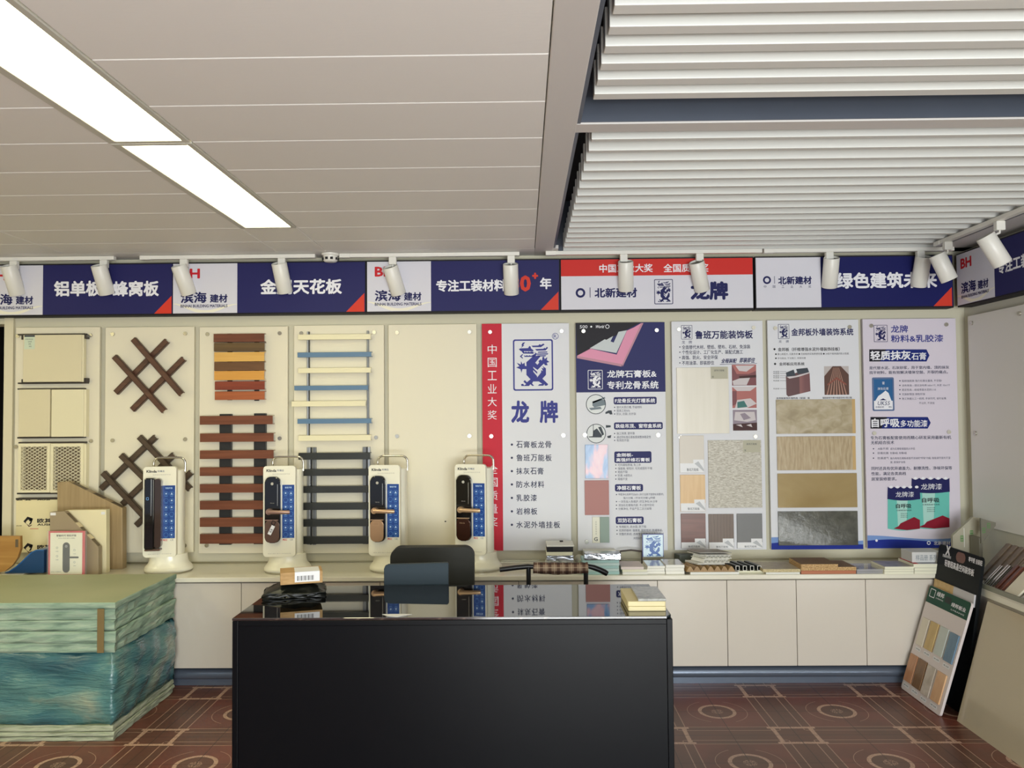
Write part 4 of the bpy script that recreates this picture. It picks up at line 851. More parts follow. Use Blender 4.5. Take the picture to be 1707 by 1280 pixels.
LAMPS = [((24, 430), (14, 442), (29.5, 491), 'leftmost track spotlight, cut by the photo edge, over the first sign'),
 ((174, 431), (164.5, 441.5), (178.6, 490), 'second track spotlight from the left, in front of 铝单板 蜂窝板'),
 ((307, 430), (297.5, 442), (315.5, 490), 'third track spotlight from the left, tilted over the second white sign half'),
 ((470, 429), (465, 438), (475.6, 487.5), 'fourth track spotlight from the left, in front of 金属天花板'),
 ((654.7, 429), (650, 444), (664.8, 490), 'track spotlight over the white half of the middle sign'),
 ((852, 427), (851, 439.5), (852.7, 490), 'upright track spotlight in front of the red 30+'),
 ((1039.5, 426), (1043, 435), (1043.5, 484), 'left spotlight of the two over the red and white sign'),
 ((1166, 424), (1161, 436), (1170.7, 484), 'right spotlight of the two over the red and white sign'),
 ((1382, 419), (1386.5, 429), (1382.5, 478.6), 'track spotlight in front of 绿色建筑未来, left one'),
 ((1533.6, 417), (1539.7, 427), (1531, 477), 'track spotlight before the corner, leaning left over the navy sign'),
 ((1579.5, 407), (1562, 424), (1583, 467), 'spotlight in the corner leaning right, first on the right-hand wall track'),
 ((1666, 372), (1642, 393), (1672, 440), 'nearest and largest-looking spotlight, on the right-hand wall track')]
for k, (a, b, c, lb) in enumerate(LAMPS):
    if k < 10:
        A = CZ(a[0], 424, ZC-.02); ya = YT if k < 6 else YT-.01; A = Vector((CY(a[0], a[1], ya).x, ya, ZC-.024)); B = CY(*b, ya-.035); C_ = CY(*c, ya+.035)
    else:
        q = CX(a[0], a[1], XRT); A = Vector((XRT, q.y, ZC-.024)); B = CX(*b, XRT-.02*0-.05) if False else CY(*b, q.y); C_ = CY(*c, q.y)
    t = thing('track_spotlight', lb, 'spotlight', A, 0, None)
    zb = A.z-.045
    m = MB(); m.box(A.x-.022, A.x+.022, A.y-.015, A.y+.015, zb, A.z, bev=.003); m.build('adapter', M_track, t)
    ax = (C_-B).normalized()
    side = (Vector((A.x, A.y, zb))-B); side = side-ax*side.dot(ax)
    st = B+ax*.02+(side.normalized()*.034 if side.length > 1e-4 else Vector((0, 0, 0)))
    m = MB(); m.tube([(A.x, A.y, zb+.002), (A.x, A.y, zb-.012), st], .0055, 8); m.build('stem', M_track, t)
    m = MB(); r_ = .0445
    up = Vector((0, 0, 1)); m.tube([B+ax*.001, B+ax*.004, C_-ax*.002, C_], [r_-.002, r_, r_, r_-.002], 28, caps=False)
    m.tube([C_, C_-ax*.02], [r_-.002, r_-.006], 28, caps=False); m.build('housing', M_track, t)
    m = MB(); m.cyl(B+ax*.012, B+ax*.014, r_-.001, None, 28); m.build('rear_cap', M_hole, t)
    m = MB(); m.cyl(C_-ax*.02, C_-ax*.019, r_-.006, None, 28); m.build('lens', mat('lamp_lens', (150, 148, 140), .2), t)
c = CZ(555, 426, ZC)
t = thing('smoke_alarm', 'round white smoke alarm on the ceiling between two lighting tracks', 'smoke alarm', (c.x, YT-.01, ZC-.05))
m = MB(); m.lathe([(.048, -.014), (.052, -.010), (.052, -.0015)], (c.x, YT-.01, ZC)); m.build('base', M_track, t)
m = MB(); m.lathe([(.020, -.052), (.034, -.050), (.041, -.042), (.043, -.016), (.043, -.0142)], (c.x, YT-.01, ZC)); m.build('chamber', M_track, t)
m = MB()
for k in range(9):
    a = 2*PI*k/9+.2
    if math.sin(a) < .2: m.box(c.x+.0425*math.cos(a)-.008, c.x+.0425*math.cos(a)+.008, YT-.01+.0425*math.sin(a)-.002, YT-.01+.0425*math.sin(a)+.002, ZC-.040, ZC-.026)
m.build('vent_slots', M_inkk, t)
# ------------------------------------------------------------------ door lock display stands on the counter
M_stand = mat('stand_white_plastic', (236, 232, 212), .28, coat=.2); M_chr = mat('chrome_tube', (206, 202, 190), .15, 1); M_lkb = mat('lock_black_gloss', (14, 13, 14), .08, coat=.6)
M_info = mat('info_blue', (16, 64, 138), .35); M_icon = mat('icon_white', (178, 206, 236), .4); M_icol = mat('icon_line_blue', (96, 148, 208), .4)
BRZ = {1: mat('lock_bronze', (98, 74, 62), .3, .4), 2: mat('lock_gold', (176, 140, 106), .32, .45), 3: mat('lock_umber', (66, 38, 26), .25, .5)}
LEV = {1: mat('lever_bronze', (150, 120, 106), .3, .45), 2: mat('lever_gold', (194, 158, 124), .3, .5), 3: mat('lever_pale_gold', (198, 164, 126), .3, .5)}
def lock_stand(px, pyb, rot, kind, label):
    a = CZ(px, pyb, ZT); t = thing('lock_display_stand', label, 'lock display stand', (a.x, a.y+.128, ZT), math.radians(rot), None)
    B_ = lambda mb, nm, mm, par=t: mb.build(nm, mm, par, local=True)
    m = MB(); m.lathe([(.120, 0), (.129, .001), (.129, .006)], (0, 0, 0), 36, 1, .93); B_(m, 'base_ring', M_chr)
    m = MB(); m.lathe([(.131, .0062), (.133, .012), (.132, .022), (.124, .034), (.113, .046), (.106, .062), (.103, .085), (.102, .10)], (-.003, .008, 0), 36, 1, .84); B_(m, 'base', M_stand)
    m = MB(); pts = rrect(-.104, .082, -.050, .066, .048, 7); m.prism(pts, .075, .578, 'z', bev=.006, smooth=True); B_(m, 'column', M_stand)
    m = MB(); m.prism(rrect(-.119, .060, .092, .600, .016, 5), -.082, -.048, 'y', bev=.004, smooth=True); p_ = B_(m, 'front_plate', M_stand)
    m = MB(); path = []
    for i in range(7): th = PI/2*i/6; path.append((-.058-.032*math.cos(th)-.0, .012, .612+.034*math.sin(th)))
    for i in range(7): th = PI/2*i/6; path.append((.052+.032*math.sin(th), .012, .612+.034*math.cos(th)))
    m.tube([(-.090, .012, .565)]+path+[(.084, .012, .565)], .0062, 10); B_(m, 'carry_handle', M_chr)
    F_ = -.0825
    m = MB(); m.text('Klinda', (-.101, -.046, .567, .582), F_, .03); B_(m, 'plate_lettering', M_inkk, p_)
    m = MB(); m.text('科琳达', (-.042, -.004, .569, .581), F_, .012); B_(m, 'plate_lettering', mat('ink_grey_blue', (92, 104, 124), .4), p_)
    m = MB(); m.text('指纹密码智能锁专家', (-.068, .030, .552, .558), F_, 0); B_(m, 'plate_lettering', mat('ink_pale_grey', (176, 172, 160), .5), p_)
    m = MB(); m.text('PICC', (-.010, .014, .182, .192), F_, .04); B_(m, 'plate_lettering', M_inkr, p_)
    m = MB(); m.text('CE', (.030, .046, .183, .192), F_, .0); B_(m, 'plate_lettering', mat('ink_grey_blue', (92, 104, 124), .4), p_)
    m = MB(); m.text('指纹 密码 刷卡 手机智能锁', (-.092, .035, .108, .113), F_, 0); B_(m, 'plate_lettering', mat('ink_pale_grey', (176, 172, 160), .5), p_)
    # blue panel of little pictures
    m = MB(); m.box(-.013, .054, F_-.0012, F_+.002, .197, .494); ip = B_(m, 'info_panel', M_info)
    m = MB(); m.text('智能开锁', (.002, .040, .474, .484), F_-.0016, .02)
    for j in range(7):
        for i in range(2):
            x_ = .006+.030*i; z_ = .448-.0385*j; y_ = F_-.0016
            k_ = (j*2+i) % 5
            if k_ in (0, 3): m.flat([(x_-.006, z_), (x_, z_-.006), (x_+.006, z_), (x_, z_+.006)], y_)
            elif k_ == 1: m.flat([(x_-.006, z_-.006), (x_+.006, z_-.006), (x_, z_+.008)], y_)
            elif k_ == 4: m.flat(circ(x_, z_, .0055, 10), y_)
    B_(m, 'icons', M_icon, ip)
    m = MB()
    for j in range(7):
        for i in range(2):
            x_ = .006+.030*i; z_ = .448-.0385*j; m.ring(circ(x_, z_, .0125, 12), circ(x_, z_, .0112, 12), F_-.0015)
            m.rect((x_-.008, x_+.008, z_-.0165, z_-.0145), F_-.0015)
    B_(m, 'icon_outlines', M_icol, ip)
    # the lock itself
    if kind == 0:
        m = MB(); m.prism(rrect(-.100, -.046, .142, .540, .012, 4), F_-.046, F_+.001, 'y', bev=.006, smooth=True); lk = B_(m, 'door_lock', M_lkb)
        m = MB(); m.prism(rrect(-.050, -.012, .148, .536, .022, 5), F_-.038, F_+.001, 'y', bev=.004, smooth=True); B_(m, 'smoked_side', mat('lock_smoke_brown', (70, 56, 50), .12, .3, coat=.5), lk)
        m = MB(); m.box(-.064, -.060, F_-.0468, F_-.045, .33, .535); B_(m, 'chrome_line', M_chr, lk)
        m = MB(); m.ring(rrect(-.088, -.074, .418, .434, .004), rrect(-.0855, -.0765, .4205, .4315, .003), F_-.0466); B_(m, 'finger_sensor', M_icol, lk)
        m = MB(); m.prism(rrect(-.098, -.014, .134, .145, .006, 3), F_-.042, F_+.001, 'y'); B_(m, 'lower_cap', BRZ[1], lk)
        return t
    m = MB(); m.prism(rrect(-.103, -.018, .174, .542, .030, 6), F_-.030, F_+.001, 'y', bev=.007, smooth=True); lk = B_(m, 'door_lock', M_lkb)
    lo = .300 if kind != 2 else .296
    m = MB(); m.prism(rrect(-.101, -.026 if kind == 2 else -.022, .177, lo, .026, 6), F_-.036, F_-.020, 'y', bev=.004, smooth=True); B_(m, 'battery_cover', BRZ[kind], lk)
    m = MB(); m.box(-.099, -.028, F_-.0365, F_-.030, lo-.001, lo+.004); B_(m, 'trim_band', LEV[kind], lk)
    m = MB(); m.tube([(-.074, F_-.028, .350), (-.074, F_-.056, .350)], .017, 18); m.tube([(-.074, F_-.060, .350), (-.060, F_-.062, .350), (-.02, F_-.062, .3485), (.034, F_-.058, .3475), (.041, F_-.056, .3475)], [.0145, .0125, .0115, .0112, .0105], 14); B_(m, 'lever_handle', LEV[kind], lk)
    m = MB(); m.flat(circ(-.062, .503, .008, 14), F_-.0303); m.text('Klinda', (-.072, -.050, .394, .398), F_-.0303, .01); B_(m, 'lock_markings', mat('ink_pale_grey', (176, 172, 160), .5), lk)
    m = MB(); m.box(-.034, -.0315, F_-.0308, F_-.029, .38, .50); B_(m, 'glint_line', M_chr, lk)
    if kind == 1:
        m = MB(); R_ = Matrix.Translation(Vector((-.062, F_-.040, .250))) @ Matrix.Rotation(.45, 4, 'Y'); m.T = R_; m.box(-.010, .010, -.003, .0, -.030, .024, bev=.001); kt = B_(m, 'key_tag', M_lab, lk)
        m = MB(); m.T = R_; m.text('CD', (-.007, .007, -.016, .004), -.0034, .02); B_(m, 'tag_lettering', M_inkk, kt)
        m = MB(); m.tube([(-.050, F_-.038, .272), (-.040, F_-.040, .292), (-.055, F_-.042, .300), (-.064, F_-.040, .285), (-.052, F_-.039, .274)], .0022, 6); B_(m, 'key_loop', M_inkk, lk)
    else:
        m = MB(); m.text('Klinda', (-.082, -.052, lo-.028, lo-.022), F_-.0366, .0) if kind == 3 else m.ring(rrect(-.086, -.050, lo-.030, lo-.012, .003), rrect(-.0845, -.0515, lo-.0285, lo-.0135, .002), F_-.0366); B_(m, 'cover_marking', LEV[kind], lk)
    return t
lock_stand(265, 958.8, 8, 0, 'leftmost white door lock stand, with a tall black lock without a lever')
lock_stand(469, 958.3, 3, 1, 'second lock stand from the left, bronze lever lock with a white key tag')
lock_stand(649, 957, -4, 2, 'third lock stand from the left, lock with gold lever and gold lower half')
lock_stand(797, 955.5, -11, 3, 'rightmost lock stand, lock with dark brown lower half, before the red edge')

# ------------------------------------------------------------------ left end of the counter: honeycomb corners, framed picture, curved sheets
M_hw = wood('honeycomb_ash_wood', (150, 128, 92), (168, 146, 110), 'z', .4, 14); M_hwh = mat('honeycomb_white', (226, 216, 180), .35); M_hg = mat('honeycomb_taupe', (154, 138, 112), .4); M_hcell = mat('honeycomb_cells', (92, 78, 58), .5, bump=.2, bscale=300)
M_fold = mat('folded_edge_ivory', (208, 194, 160), .4)
def corner_block(label, poly, pyb, th, m_, pockets, edge_m, D=None):
    D = D or CZ(poly[0][0]+20, pyb, ZT).y; pts = [(CY(x_, y_, D).x, CY(x_, y_, D).z) for x_, y_ in poly]
    zb = ZT+.001; pts = [(x_, max(zb, z_) if z_ < ZT+.03 else z_) for x_, z_ in pts]
    t = thing('honeycomb_panel_sample', label, 'panel sample', (sum(p[0] for p in pts)/len(pts), D+th/2, zb))
    m = MB(); m.prism(pts, D, D+th, 'y', bev=.0012); o = m.build('panel', m_, t)
    for (a, b, nn) in pockets:                                       # cut edge showing cells between folded lips
        A = Vector(pts[a]); B = Vector(pts[b]); u = B-A; n = Vector((-u.y, u.x)).normalized()
        if n.y < 0: n = -n
        for k in range(nn):
            s0, s1 = (k+.16)/nn, (k+.92)/nn; P0, P1 = A+u*s0, A+u*s1
            m = MB(); q = []
            for y_ in (D+.006, D+th-.006):
                for P_, h in ((P0, .0006), (P1, .0006), (P1, -.003), (P0, -.003)): w = P_+n*h; q.append((w.x, y_, w.y))
            m.hexa(q); m.build('cell_pocket', M_hcell, t)
            if k < nn-1 or nn == 1:
                m = MB(); q = []; P0, P1 = A+u*(s1+.02), A+u*min(.99, (s1+.14))
                for y_ in (D+.002, D+th-.002):
                    for P_, h in ((P0, .0015), (P1, .0015), (P1, -.002), (P0, -.002)): w = P_+n*h; q.append((w.x, y_, w.y))
                m.hexa(q); m.build('folded_lip', edge_m, t)
    return t
corner_block('tall wood-grain honeycomb panel corner, rearmost of the three', [(95.5, 949), (204, 949), (204, 847), (114, 803), (95.5, 804)], 949, .05, M_hw, [(3, 2, 3)], M_hw)
tb = corner_block('white honeycomb panel corner in the middle of the three', [(108, 955.5), (177, 955.5), (177, 849.5), (119, 850.5), (108, 851)], 955.5, .042, M_hwh, [], M_fold)
tc_ = corner_block('taupe honeycomb panel corner with sloping cut edge, behind the framed lock picture', [(83, 959), (164, 959), (164, 912), (107, 852.5), (83, 853.5)], 959, .04, M_hg, [(3, 2, 3)], M_fold)
for (tt, q, D_) in ((tb, (168.5, 853, 175, 857.5), CZ(128, 955.5, ZT).y), (tc_, (84, 854.5, 93, 859), CZ(103, 959, ZT).y)):
    p = PR(*q, D_-.0006); m = MB(); m.rect(p, D_-.0006); m.build('sticker', M_lab, tt)
# framed lock picture
D = CZ(110, 961, ZT).y-.004
p = PR(80.5, 885, 141.5, 961, D); p = (p[0], p[1], ZT+.001, p[3])
t = thing('picture_stand', 'red-edged picture of a black door lock in a clear acrylic stand', 'picture stand', ((p[0]+p[1])/2, D, ZT+.001))
m = MB(); m.box(p[0], p[1], D+.001, D+.0035, p[2], p[3]); m.build('print', mat('print_red_border', (198, 50, 62), .4), t)
m = MB(); m.box(p[0], p[1], D-.0035, D, p[2], p[3]); m.box(p[0], p[1], D+.0035, D+.006, p[2], p[3]); m.box(p[0]-.006, p[0], D-.0035, D+.010, p[2], p[3]); m.box(p[1], p[1]+.006, D-.0035, D+.010, p[2], p[3]); m.build('acrylic_stand', mat('acrylic_clear', (236, 240, 240), .04, alpha=.10), t)
q = lambda a, b, c, d: PR(a, b, c, d, D)
m = MB(); m.rect(q(83.5, 888, 137, 957), D+.0006); pr = m.build('print_ground', mat('print_warm_white', (232, 228, 208), .4), t)
m = MB(); r_ = q(104.3, 904, 116.2, 954.5); m.flat(rrect(*r_, .02, 7), D+.0003); m.flat(rrect(*q(113, 927.5, 131, 930.5), .004), D+.0003); m.build('lock_drawing', M_inkk, t)
m = MB(); m.text('智能时代 轻松开锁', q(94, 890.8, 127, 894.4), D+.0003, .02); m.build('print_lettering', M_inkk, t)
m = MB(); m.text('指纹·密码·刷卡·钥匙', q(97, 896.3, 125, 898), D+.0003, 0); m.build('print_lettering', M_dk, t)
m = MB()
for x_, y_ in ((95, 913), (95, 927), (124, 917), (124, 937)): c = CY(x_, y_, D); m.ring(circ(c.x, c.z, .006, 8), circ(c.x, c.z, .004, 8), D+.0003); m.text('功能', q(x_-2.5, y_+5, x_+2.5, y_+7), D+.0003, 0)
m.text('扫码 了解更多', q(85, 952, 102, 954), D+.0003, 0); m.build('print_notes', M_mid, t)
m = MB(); c = CY(110.3, 910.5, D); m.ring(circ(c.x, c.z, .006, 10), circ(c.x, c.z, .0045, 10), D+.0001); m.build('lock_ring', M_lab, t)
# curved sheet samples in a white tray
D = 4.60
def pxp(pts, D): return [(CY(a, b, D).x, CY(a, b, D).z) for a, b in pts]
tr = [CZ(-70, 962, ZT), CZ(37, 962, ZT), CZ(77, 944, ZT), CZ(-40, 944, ZT)]
m = MB(); m.prism([(v.x, v.y) for v in tr], ZT+.0005, ZT+.014, 'z', bev=.001); solo('sample_tray', m, M_top, 'low cream tray under the curved sheet samples at the far left of the counter', 'tray')
DB = tr[0].y+.03
cur = [(9, 956.5), (16, 953), (26, 946.5), (36, 938), (45, 929), (53, 921.5), (61, 917.5), (73.5, 917.5)]
prof = pxp(cur, DB); prof = [(x_, max(z_, ZT+.016)) for x_, z_ in prof]
t = thing('curved_sheet_sample', 'blue sheet metal sample bent into a curved ramp', 'sheet sample', (prof[4][0], DB, ZT+.0145))
m = MB(); m.prism(prof+[(prof[-1][0], ZT+.015), (prof[0][0], ZT+.015)], DB, DB+.012, 'y'); m.prism([(prof[-1][0]-.004, ZT+.015), (prof[-1][0], ZT+.015), prof[-1], (prof[-1][0]-.004, prof[-1][1])], DB+.012, DB+.15, 'y'); m.build('side_cheek', mat('sheet_blue_shaded', (22, 62, 104), .35), t)  # darker blue paints in the cheek's shade; same sheet as the curved face
m = MB(); L_ = prof; up_ = [(x_-.004, z_+.004) for x_, z_ in L_]
m.prism(L_+up_[::-1], DB-.001, DB+.15, 'y', smooth=False); o = m.build('curved_face', mat('sheet_blue', (36, 96, 158), .3), t)
m = MB()
for k in (2, 3, 4): a = up_[k]; b = up_[k+1]; m.cyl(((a[0]+b[0])/2, DB+.07, (a[1]+b[1])/2+.002), ((a[0]+b[0])/2-.002, DB+.07, (a[1]+b[1])/2+.004), .007, None, 10)
m.build('fixing_hole', M_inkk, t)
DW = DB-.028
wpts = pxp([(-45, 893.5), (33.5, 893.5), (34, 915), (29, 930), (20, 943), (8, 952), (-10, 956), (-45, 956)], DW); wpts = [(x_, max(z_, ZT+.0155)) for x_, z_ in wpts]
t = thing('curved_sheet_sample', 'wood-grain sheet sample with rounded underside, cut by the left photo edge', 'sheet sample', (wpts[1][0]-.1, DW, ZT+.0152))
m = MB(); m.prism(wpts, DW, DW+.022, 'y', bev=.001); m.build('panel', wood('sheet_pine', (176, 134, 74), (150, 106, 52), 'x', .35, 6), t)
m = MB(); m.rect(PR(25.5, 899, 30.5, 912, DW-.0006), DW-.0006); m.build('slot', M_hcell, t)

# ------------------------------------------------------------------ right part of the counter: piles of material samples
def sbox(name, label, cat, m_, x0_, x1_, pyb, pyt, depth, z0=None, D=None, group=None, bev=.001, skew=0, build=True):
    z0 = ZT+.0004 if z0 is None else z0+.0004
    D = D or CZ((x0_+x1_)/2, pyb, z0).y
    xa, xb = CY(x0_, pyb, D).x, CY(x1_, pyb, D).x; z1 = CY((x0_+x1_)/2, pyt, D).z
    m = MB(); m.prism([(xa, D), (xb, D), (xb+skew, D+depth), (xa+skew, D+depth)], z0, z1, 'z', bev=bev)
    o = solo(name, m, m_, label, cat, group)
    return o, D, z1, xa, xb
M_rockw = mix_mat('sample_print_grey', [(0, (120, 122, 126)), (1, (208, 210, 210))], 60, (1, 1, 1), .4); M_ivory = mat('sample_ivory_board', (224, 222, 196), .5); M_whiteb = mat('sample_white_board', (222, 222, 214), .5)
M_foil2 = mix_mat('foil_silver', [(0, (120, 124, 130)), (.5, (190, 194, 200)), (1, (232, 234, 238))], 30, (1, 1, 2), .18, 4, .5, bump=.2, metal=.7)
M_teal = mat('board_aqua', (156, 192, 190), .5); M_tealg = mat('board_aqua_pale', (184, 206, 204), .5); M_pinkw = mat('board_pink_white', (220, 206, 200), .5)
M_marb = mix_mat('tile_grey_gloss', [(0, (150, 152, 152)), (.6, (182, 182, 178)), (1, (206, 206, 202))], 9, (1, 1, 1), .12, 5, 1.2, coat=.6); M_tile = mat('tile_edge_white', (226, 224, 214), .4)
g = 'piles of sample boards on the counter'
o, D, z, a, b = sbox('sample_board', 'white board at the bottom of the pile behind the plaid sleeve', 'sample board', M_whiteb, 910, 957, 952, 943, .19, group=g)
o, D, z, a, b = sbox('sample_board', 'grey speckled board, second in the pile behind the plaid sleeve', 'sample board', M_rockw, 911.5, 956, 943, 934.5, .18, z, D+.004, group=g)
o, D, z, a, b = sbox('sample_board', 'silver speckled board, third in the pile behind the plaid sleeve', 'sample board', M_foil2, 912, 956, 934.5, 926, .18, z, D, group=g)
o, D, z, a, b = sbox('sample_board', 'ivory board just under the black-edged sample box', 'sample board', M_ivory, 911, 954.5, 926, 920, .18, z, D, group=g)
xa, xb = CY(911.5, 915, D).x, CY(955.5, 915, D).x; z1 = CY(933, 909, D).z
t = thing('sample_box', 'black-edged sample box with pale lid on top of a pile, left of the foil box', 'sample box', ((xa+xb)/2, D+.08, z+.0005))
m = MB(); m.box(xa, xb, D, D+.17, z+.0005, z1-.008); m.build('body', M_inkk, t)
m = MB(); m.box(xa-.001, xb+.006, D-.001, D+.174, z1-.008, z1, bev=.002); m.build('lid', M_whiteb, t)
m = MB(); m.cyl((xb-.06, D+.13, z1-.001), (xb-.06, D+.13, z1+.006), .010, None, 12); m.build('knob', M_inkk, t)
names_ = ['bottom', 'second lowest', 'middle', 'second highest', 'topmost']
z = None; D = None
for k, (yb, yt) in enumerate(((957.4, 952.6), (952.6, 947.8), (947.8, 943), (943, 938.4), (938.4, 933.8))):
    o, D, z, a, b = sbox('sample_board', names_[k]+' of the five aqua boards under the foil box', 'sample board', (M_teal, M_tealg)[k % 2], 971+(k % 2), 1032.5-(k % 3)*.5, yb, yt, .15, z, D, group='aqua boards')
o, D2, z, a, b = sbox('foil_package', 'silver foil wrapped package on top of the aqua boards', 'package', M_foil2, 974.5, 1034.5, 933.8, 922, .07, z, D, bev=.004)
o, D3, z3, a, b = sbox('sample_board', 'pale grey box standing just behind the foil package', 'sample board', M_whiteb, 973, 1027, 938, 917.5, .07, None, 4.79, group=g)
m = MB(); c = CY(969.5, 926, 4.62); m.tube([(c.x, 4.66, ZT+.026), (c.x, 4.84, ZT+.026)], .025, 20); solo('sheet_roll', m, M_ivory, 'small ivory roll beside the foil package', 'roll')
z = None; D = None
for k, (x0_, x1_, yb, yt, mm, lb) in enumerate(((1038, 1079.5, 957.6, 953.3, M_whiteb, 'bottom white board of the pile right of the aqua boards'), (1037.5, 1079, 953.3, 949.2, M_ivory, 'middle ivory board of the pile right of the aqua boards'), (1035.5, 1073, 949.2, 944.8, M_pinkw, 'pinkish top board of the pile right of the aqua boards'))):
    o, D, z, a, b = sbox('sample_board', lb, 'sample board', mm, x0_, x1_, yb, yt, .17, z, D, group=g)
m = MB(); c0, c1 = CY(1034, 931, 4.80), CY(1070, 931.5, 4.80); m.tube([(c0.x, 4.80, ZT+.075), ((c0.x+c1.x)/2, 4.79, ZT+.083), (c1.x, 4.80, ZT+.073)], .005, 8); m.box(c0.x-.004, c0.x+.004, 4.797, 4.803, ZT+.0004, ZT+.075); m.box(c1.x-.004, c1.x+.004, 4.797, 4.803, ZT+.0004, ZT+.073)
solo('edge_trim_strip', m, mat('strip_dark_brown', (62, 52, 46), .5), 'thin dark bowed strip behind the pinkish board pile', 'strip')
TZ = None
for (X0_, X1_, ys_, lbn) in ((1079.5, 1108.7, (956.5, 952.2, 947.6, 943.2), 'left'), (1110, 1141, (956.8, 951.8, 946.6, 941.4), 'right')):
    z = None; D = None
    for k in range(3):
        o, D, z, a, b = sbox('tile_sample', ('bottom', 'middle', 'top glossy grey')[k]+' tile of the '+lbn+' of the two tile piles', 'tile', M_tile if k < 2 else [M_tile, M_marb], X0_-(k == 1)*.5, X1_-(k == 1)*.7, ys_[k], ys_[k+1], .175, z, D, group='tile samples')
        if k == 2:
            for f in o.data.polygons:
                if f.normal.z > .8: f.material_index = 1
    if TZ is None: TZ = z
# blue dragon card standing on the left tile pile
cD = CZ(1088, 928.3, TZ+.001).y
p = PR(1070.8, 890, 1106.3, 928.3, cD); p = (p[0], p[1], TZ+.001, p[3])
t = thing('emblem_card', 'small white card with a blue dragon, standing on the left tile pile', 'card', ((p[0]+p[1])/2, cD, TZ+.001))
m = MB(); m.box(p[0], p[1], cD, cD+.008, p[2], p[3]); m.build('card', mat('card_blue_edge', (26, 48, 128), .3), t)
m = MB(); m.rect((p[0]+.005, p[1]-.004, p[2]+.001, p[3]-.005), cD-.0005); m.build('card_face', mat('card_pale_blue', (206, 228, 240), .25), t)
m = MB(); dragon(m, (p[0]+.002, p[1]-.002, p[2]-.008, p[3]+.002), cD-.001, False); m.build('dragon_emblem', mat('card_dragon_blue', (22, 84, 160), .25), t)
m = MB(); m.box((p[0]+p[1])/2-.02, (p[0]+p[1])/2+.02, cD+.008, cD+.03, p[2], p[2]+.004); m.build('foot', M_lab, t)
# dark boards, fluted board, hollow boards, black tubes
o, D, z, a, b = sbox('sample_board', 'lower dark green-grey board leaning low behind the fluted board', 'sample board', mat('board_dark_olive', (92, 96, 84), .5), 1136, 1164, 940, 934.5, .06, None, 4.80, group='dark boards', skew=-.02)
o, D, z, a, b = sbox('sample_board', 'upper dark green-grey board behind the fluted board', 'sample board', mat('board_dark_green', (78, 84, 76), .5), 1133, 1163, 934.5, 925, .06, z, 4.795, group='dark boards', skew=-.02)
M_flw = wood('flute_tan', (166, 134, 84), (142, 110, 66), 'y', .45)
o, D, z, a, b = sbox('sample_board', 'white board lying under the tan fluted board', 'sample board', M_whiteb, 1151, 1232, 957.5, 953.4, .15, group=g)
def fluted(label, x0_, x1_, D, z0, h, n, depth, m_, skew=-.03):
    xa, xb = CY(x0_, 950, D).x, CY(x1_, 950, D).x; w = (xb-xa)/n; top = []
    for k in range(n):
        for i in range(7): tt = i/7; top.append((xa+w*(k+tt), z0+.006+(h-.006)*(0.5-.5*math.cos(2*PI*tt))**.6))
    pts = [(xa, z0)]+[(xb, z0)]+[(xb, z0+.006)]+top[::-1]
    m = MB(); m.T = Matrix.Identity(4); m.T[0][1] = skew/depth; m.T[0][3] = -skew/depth*D
    m.prism(pts, D, D+depth, 'y'); return solo('fluted_board_sample', m, m_, label, 'fluted board')
fluted('tan fluted wall board with seven ridges, below the hollow boards', 1145, 1225, D+.004, z+.0004, .030, 7, .14, M_flw)
zf = z+.031
M_hol = mat('hollow_board_grey', (168, 164, 154), .4); M_holw = mat('hollow_board_white', (228, 226, 216), .4)
def hollow(label, x0_, x1_, D, z0, h, depth, n, mtop, skew=-.05):
    xa, xb = CY(x0_, 935, D).x, CY(x1_, 935, D).x
    t = thing('hollow_board_sample', label, 'hollow board', ((xa+xb)/2, D+depth/2, z0), 0, 'stacked hollow boards')
    def sk(mb): mb.T = Matrix.Identity(4); mb.T[0][1] = skew/depth; mb.T[0][3] = -skew/depth*D; return mb
    m = sk(MB()); m.box(xa, xb, D, D+depth, z0+h-.003, z0+h); m.build('upper_skin', mtop, t)
    m = sk(MB()); m.box(xa, xb, D, D+depth, z0, z0+.002); m.build('lower_skin', M_holw, t)
    if n:
        m = sk(MB()); w = (xb-xa)/n
        for k in range(n):
            for s_ in (0, 1):
                x1_, x2_ = xa+w*(k+.5*s_), xa+w*(k+.5+.5*s_); za, zb_ = (z0+.0015, z0+h-.0025) if s_ == 0 else (z0+h-.0025, z0+.0015)
                m.hexa([(x1_, D+.001, za-.001), (x2_, D+.001, zb_-.001), (x2_, D+depth, zb_-.001), (x1_, D+depth, za-.001), (x1_, D+.001, za+.001), (x2_, D+.001, zb_+.001), (x2_, D+depth, zb_+.001), (x1_, D+depth, za+.001)])
        m.build('zigzag_web', M_holw, t)
DH = D+.045
hollow('thin pale board at the bottom of the hollow board stack', 1163, 1208, DH, zf+.0005, .008, .10, 0, M_holw)
hollow('lower zigzag-cored hollow board, second from the bottom', 1173, 1216, DH+.002, zf+.0092, .022, .10, 6, M_holw)
hollow('upper zigzag-cored hollow board, third from the bottom', 1176, 1220, DH+.004, zf+.0318, .020, .10, 6, M_hol)
hollow('grey topped flat board on top of the hollow board stack', 1167, 1220, DH, zf+.0524, .014, .11, 0, mat('board_grey_top', (152, 150, 144), .35))
o, D, z, a, b = sbox('sample_board', 'pale strip under the four black square tubes', 'sample board', M_ivory, 1228, 1276, 954.5, 951.6, .16, group=g, skew=-.05)
DT = D+.004
xa, xb = CY(1226.5, 947, DT).x, CY(1269, 947, DT).x
t = thing('square_tube_sample', 'row of four black square tubes with bare cut ends', 'tube sample', ((xa+xb)/2, DT+.08, z+.0005))
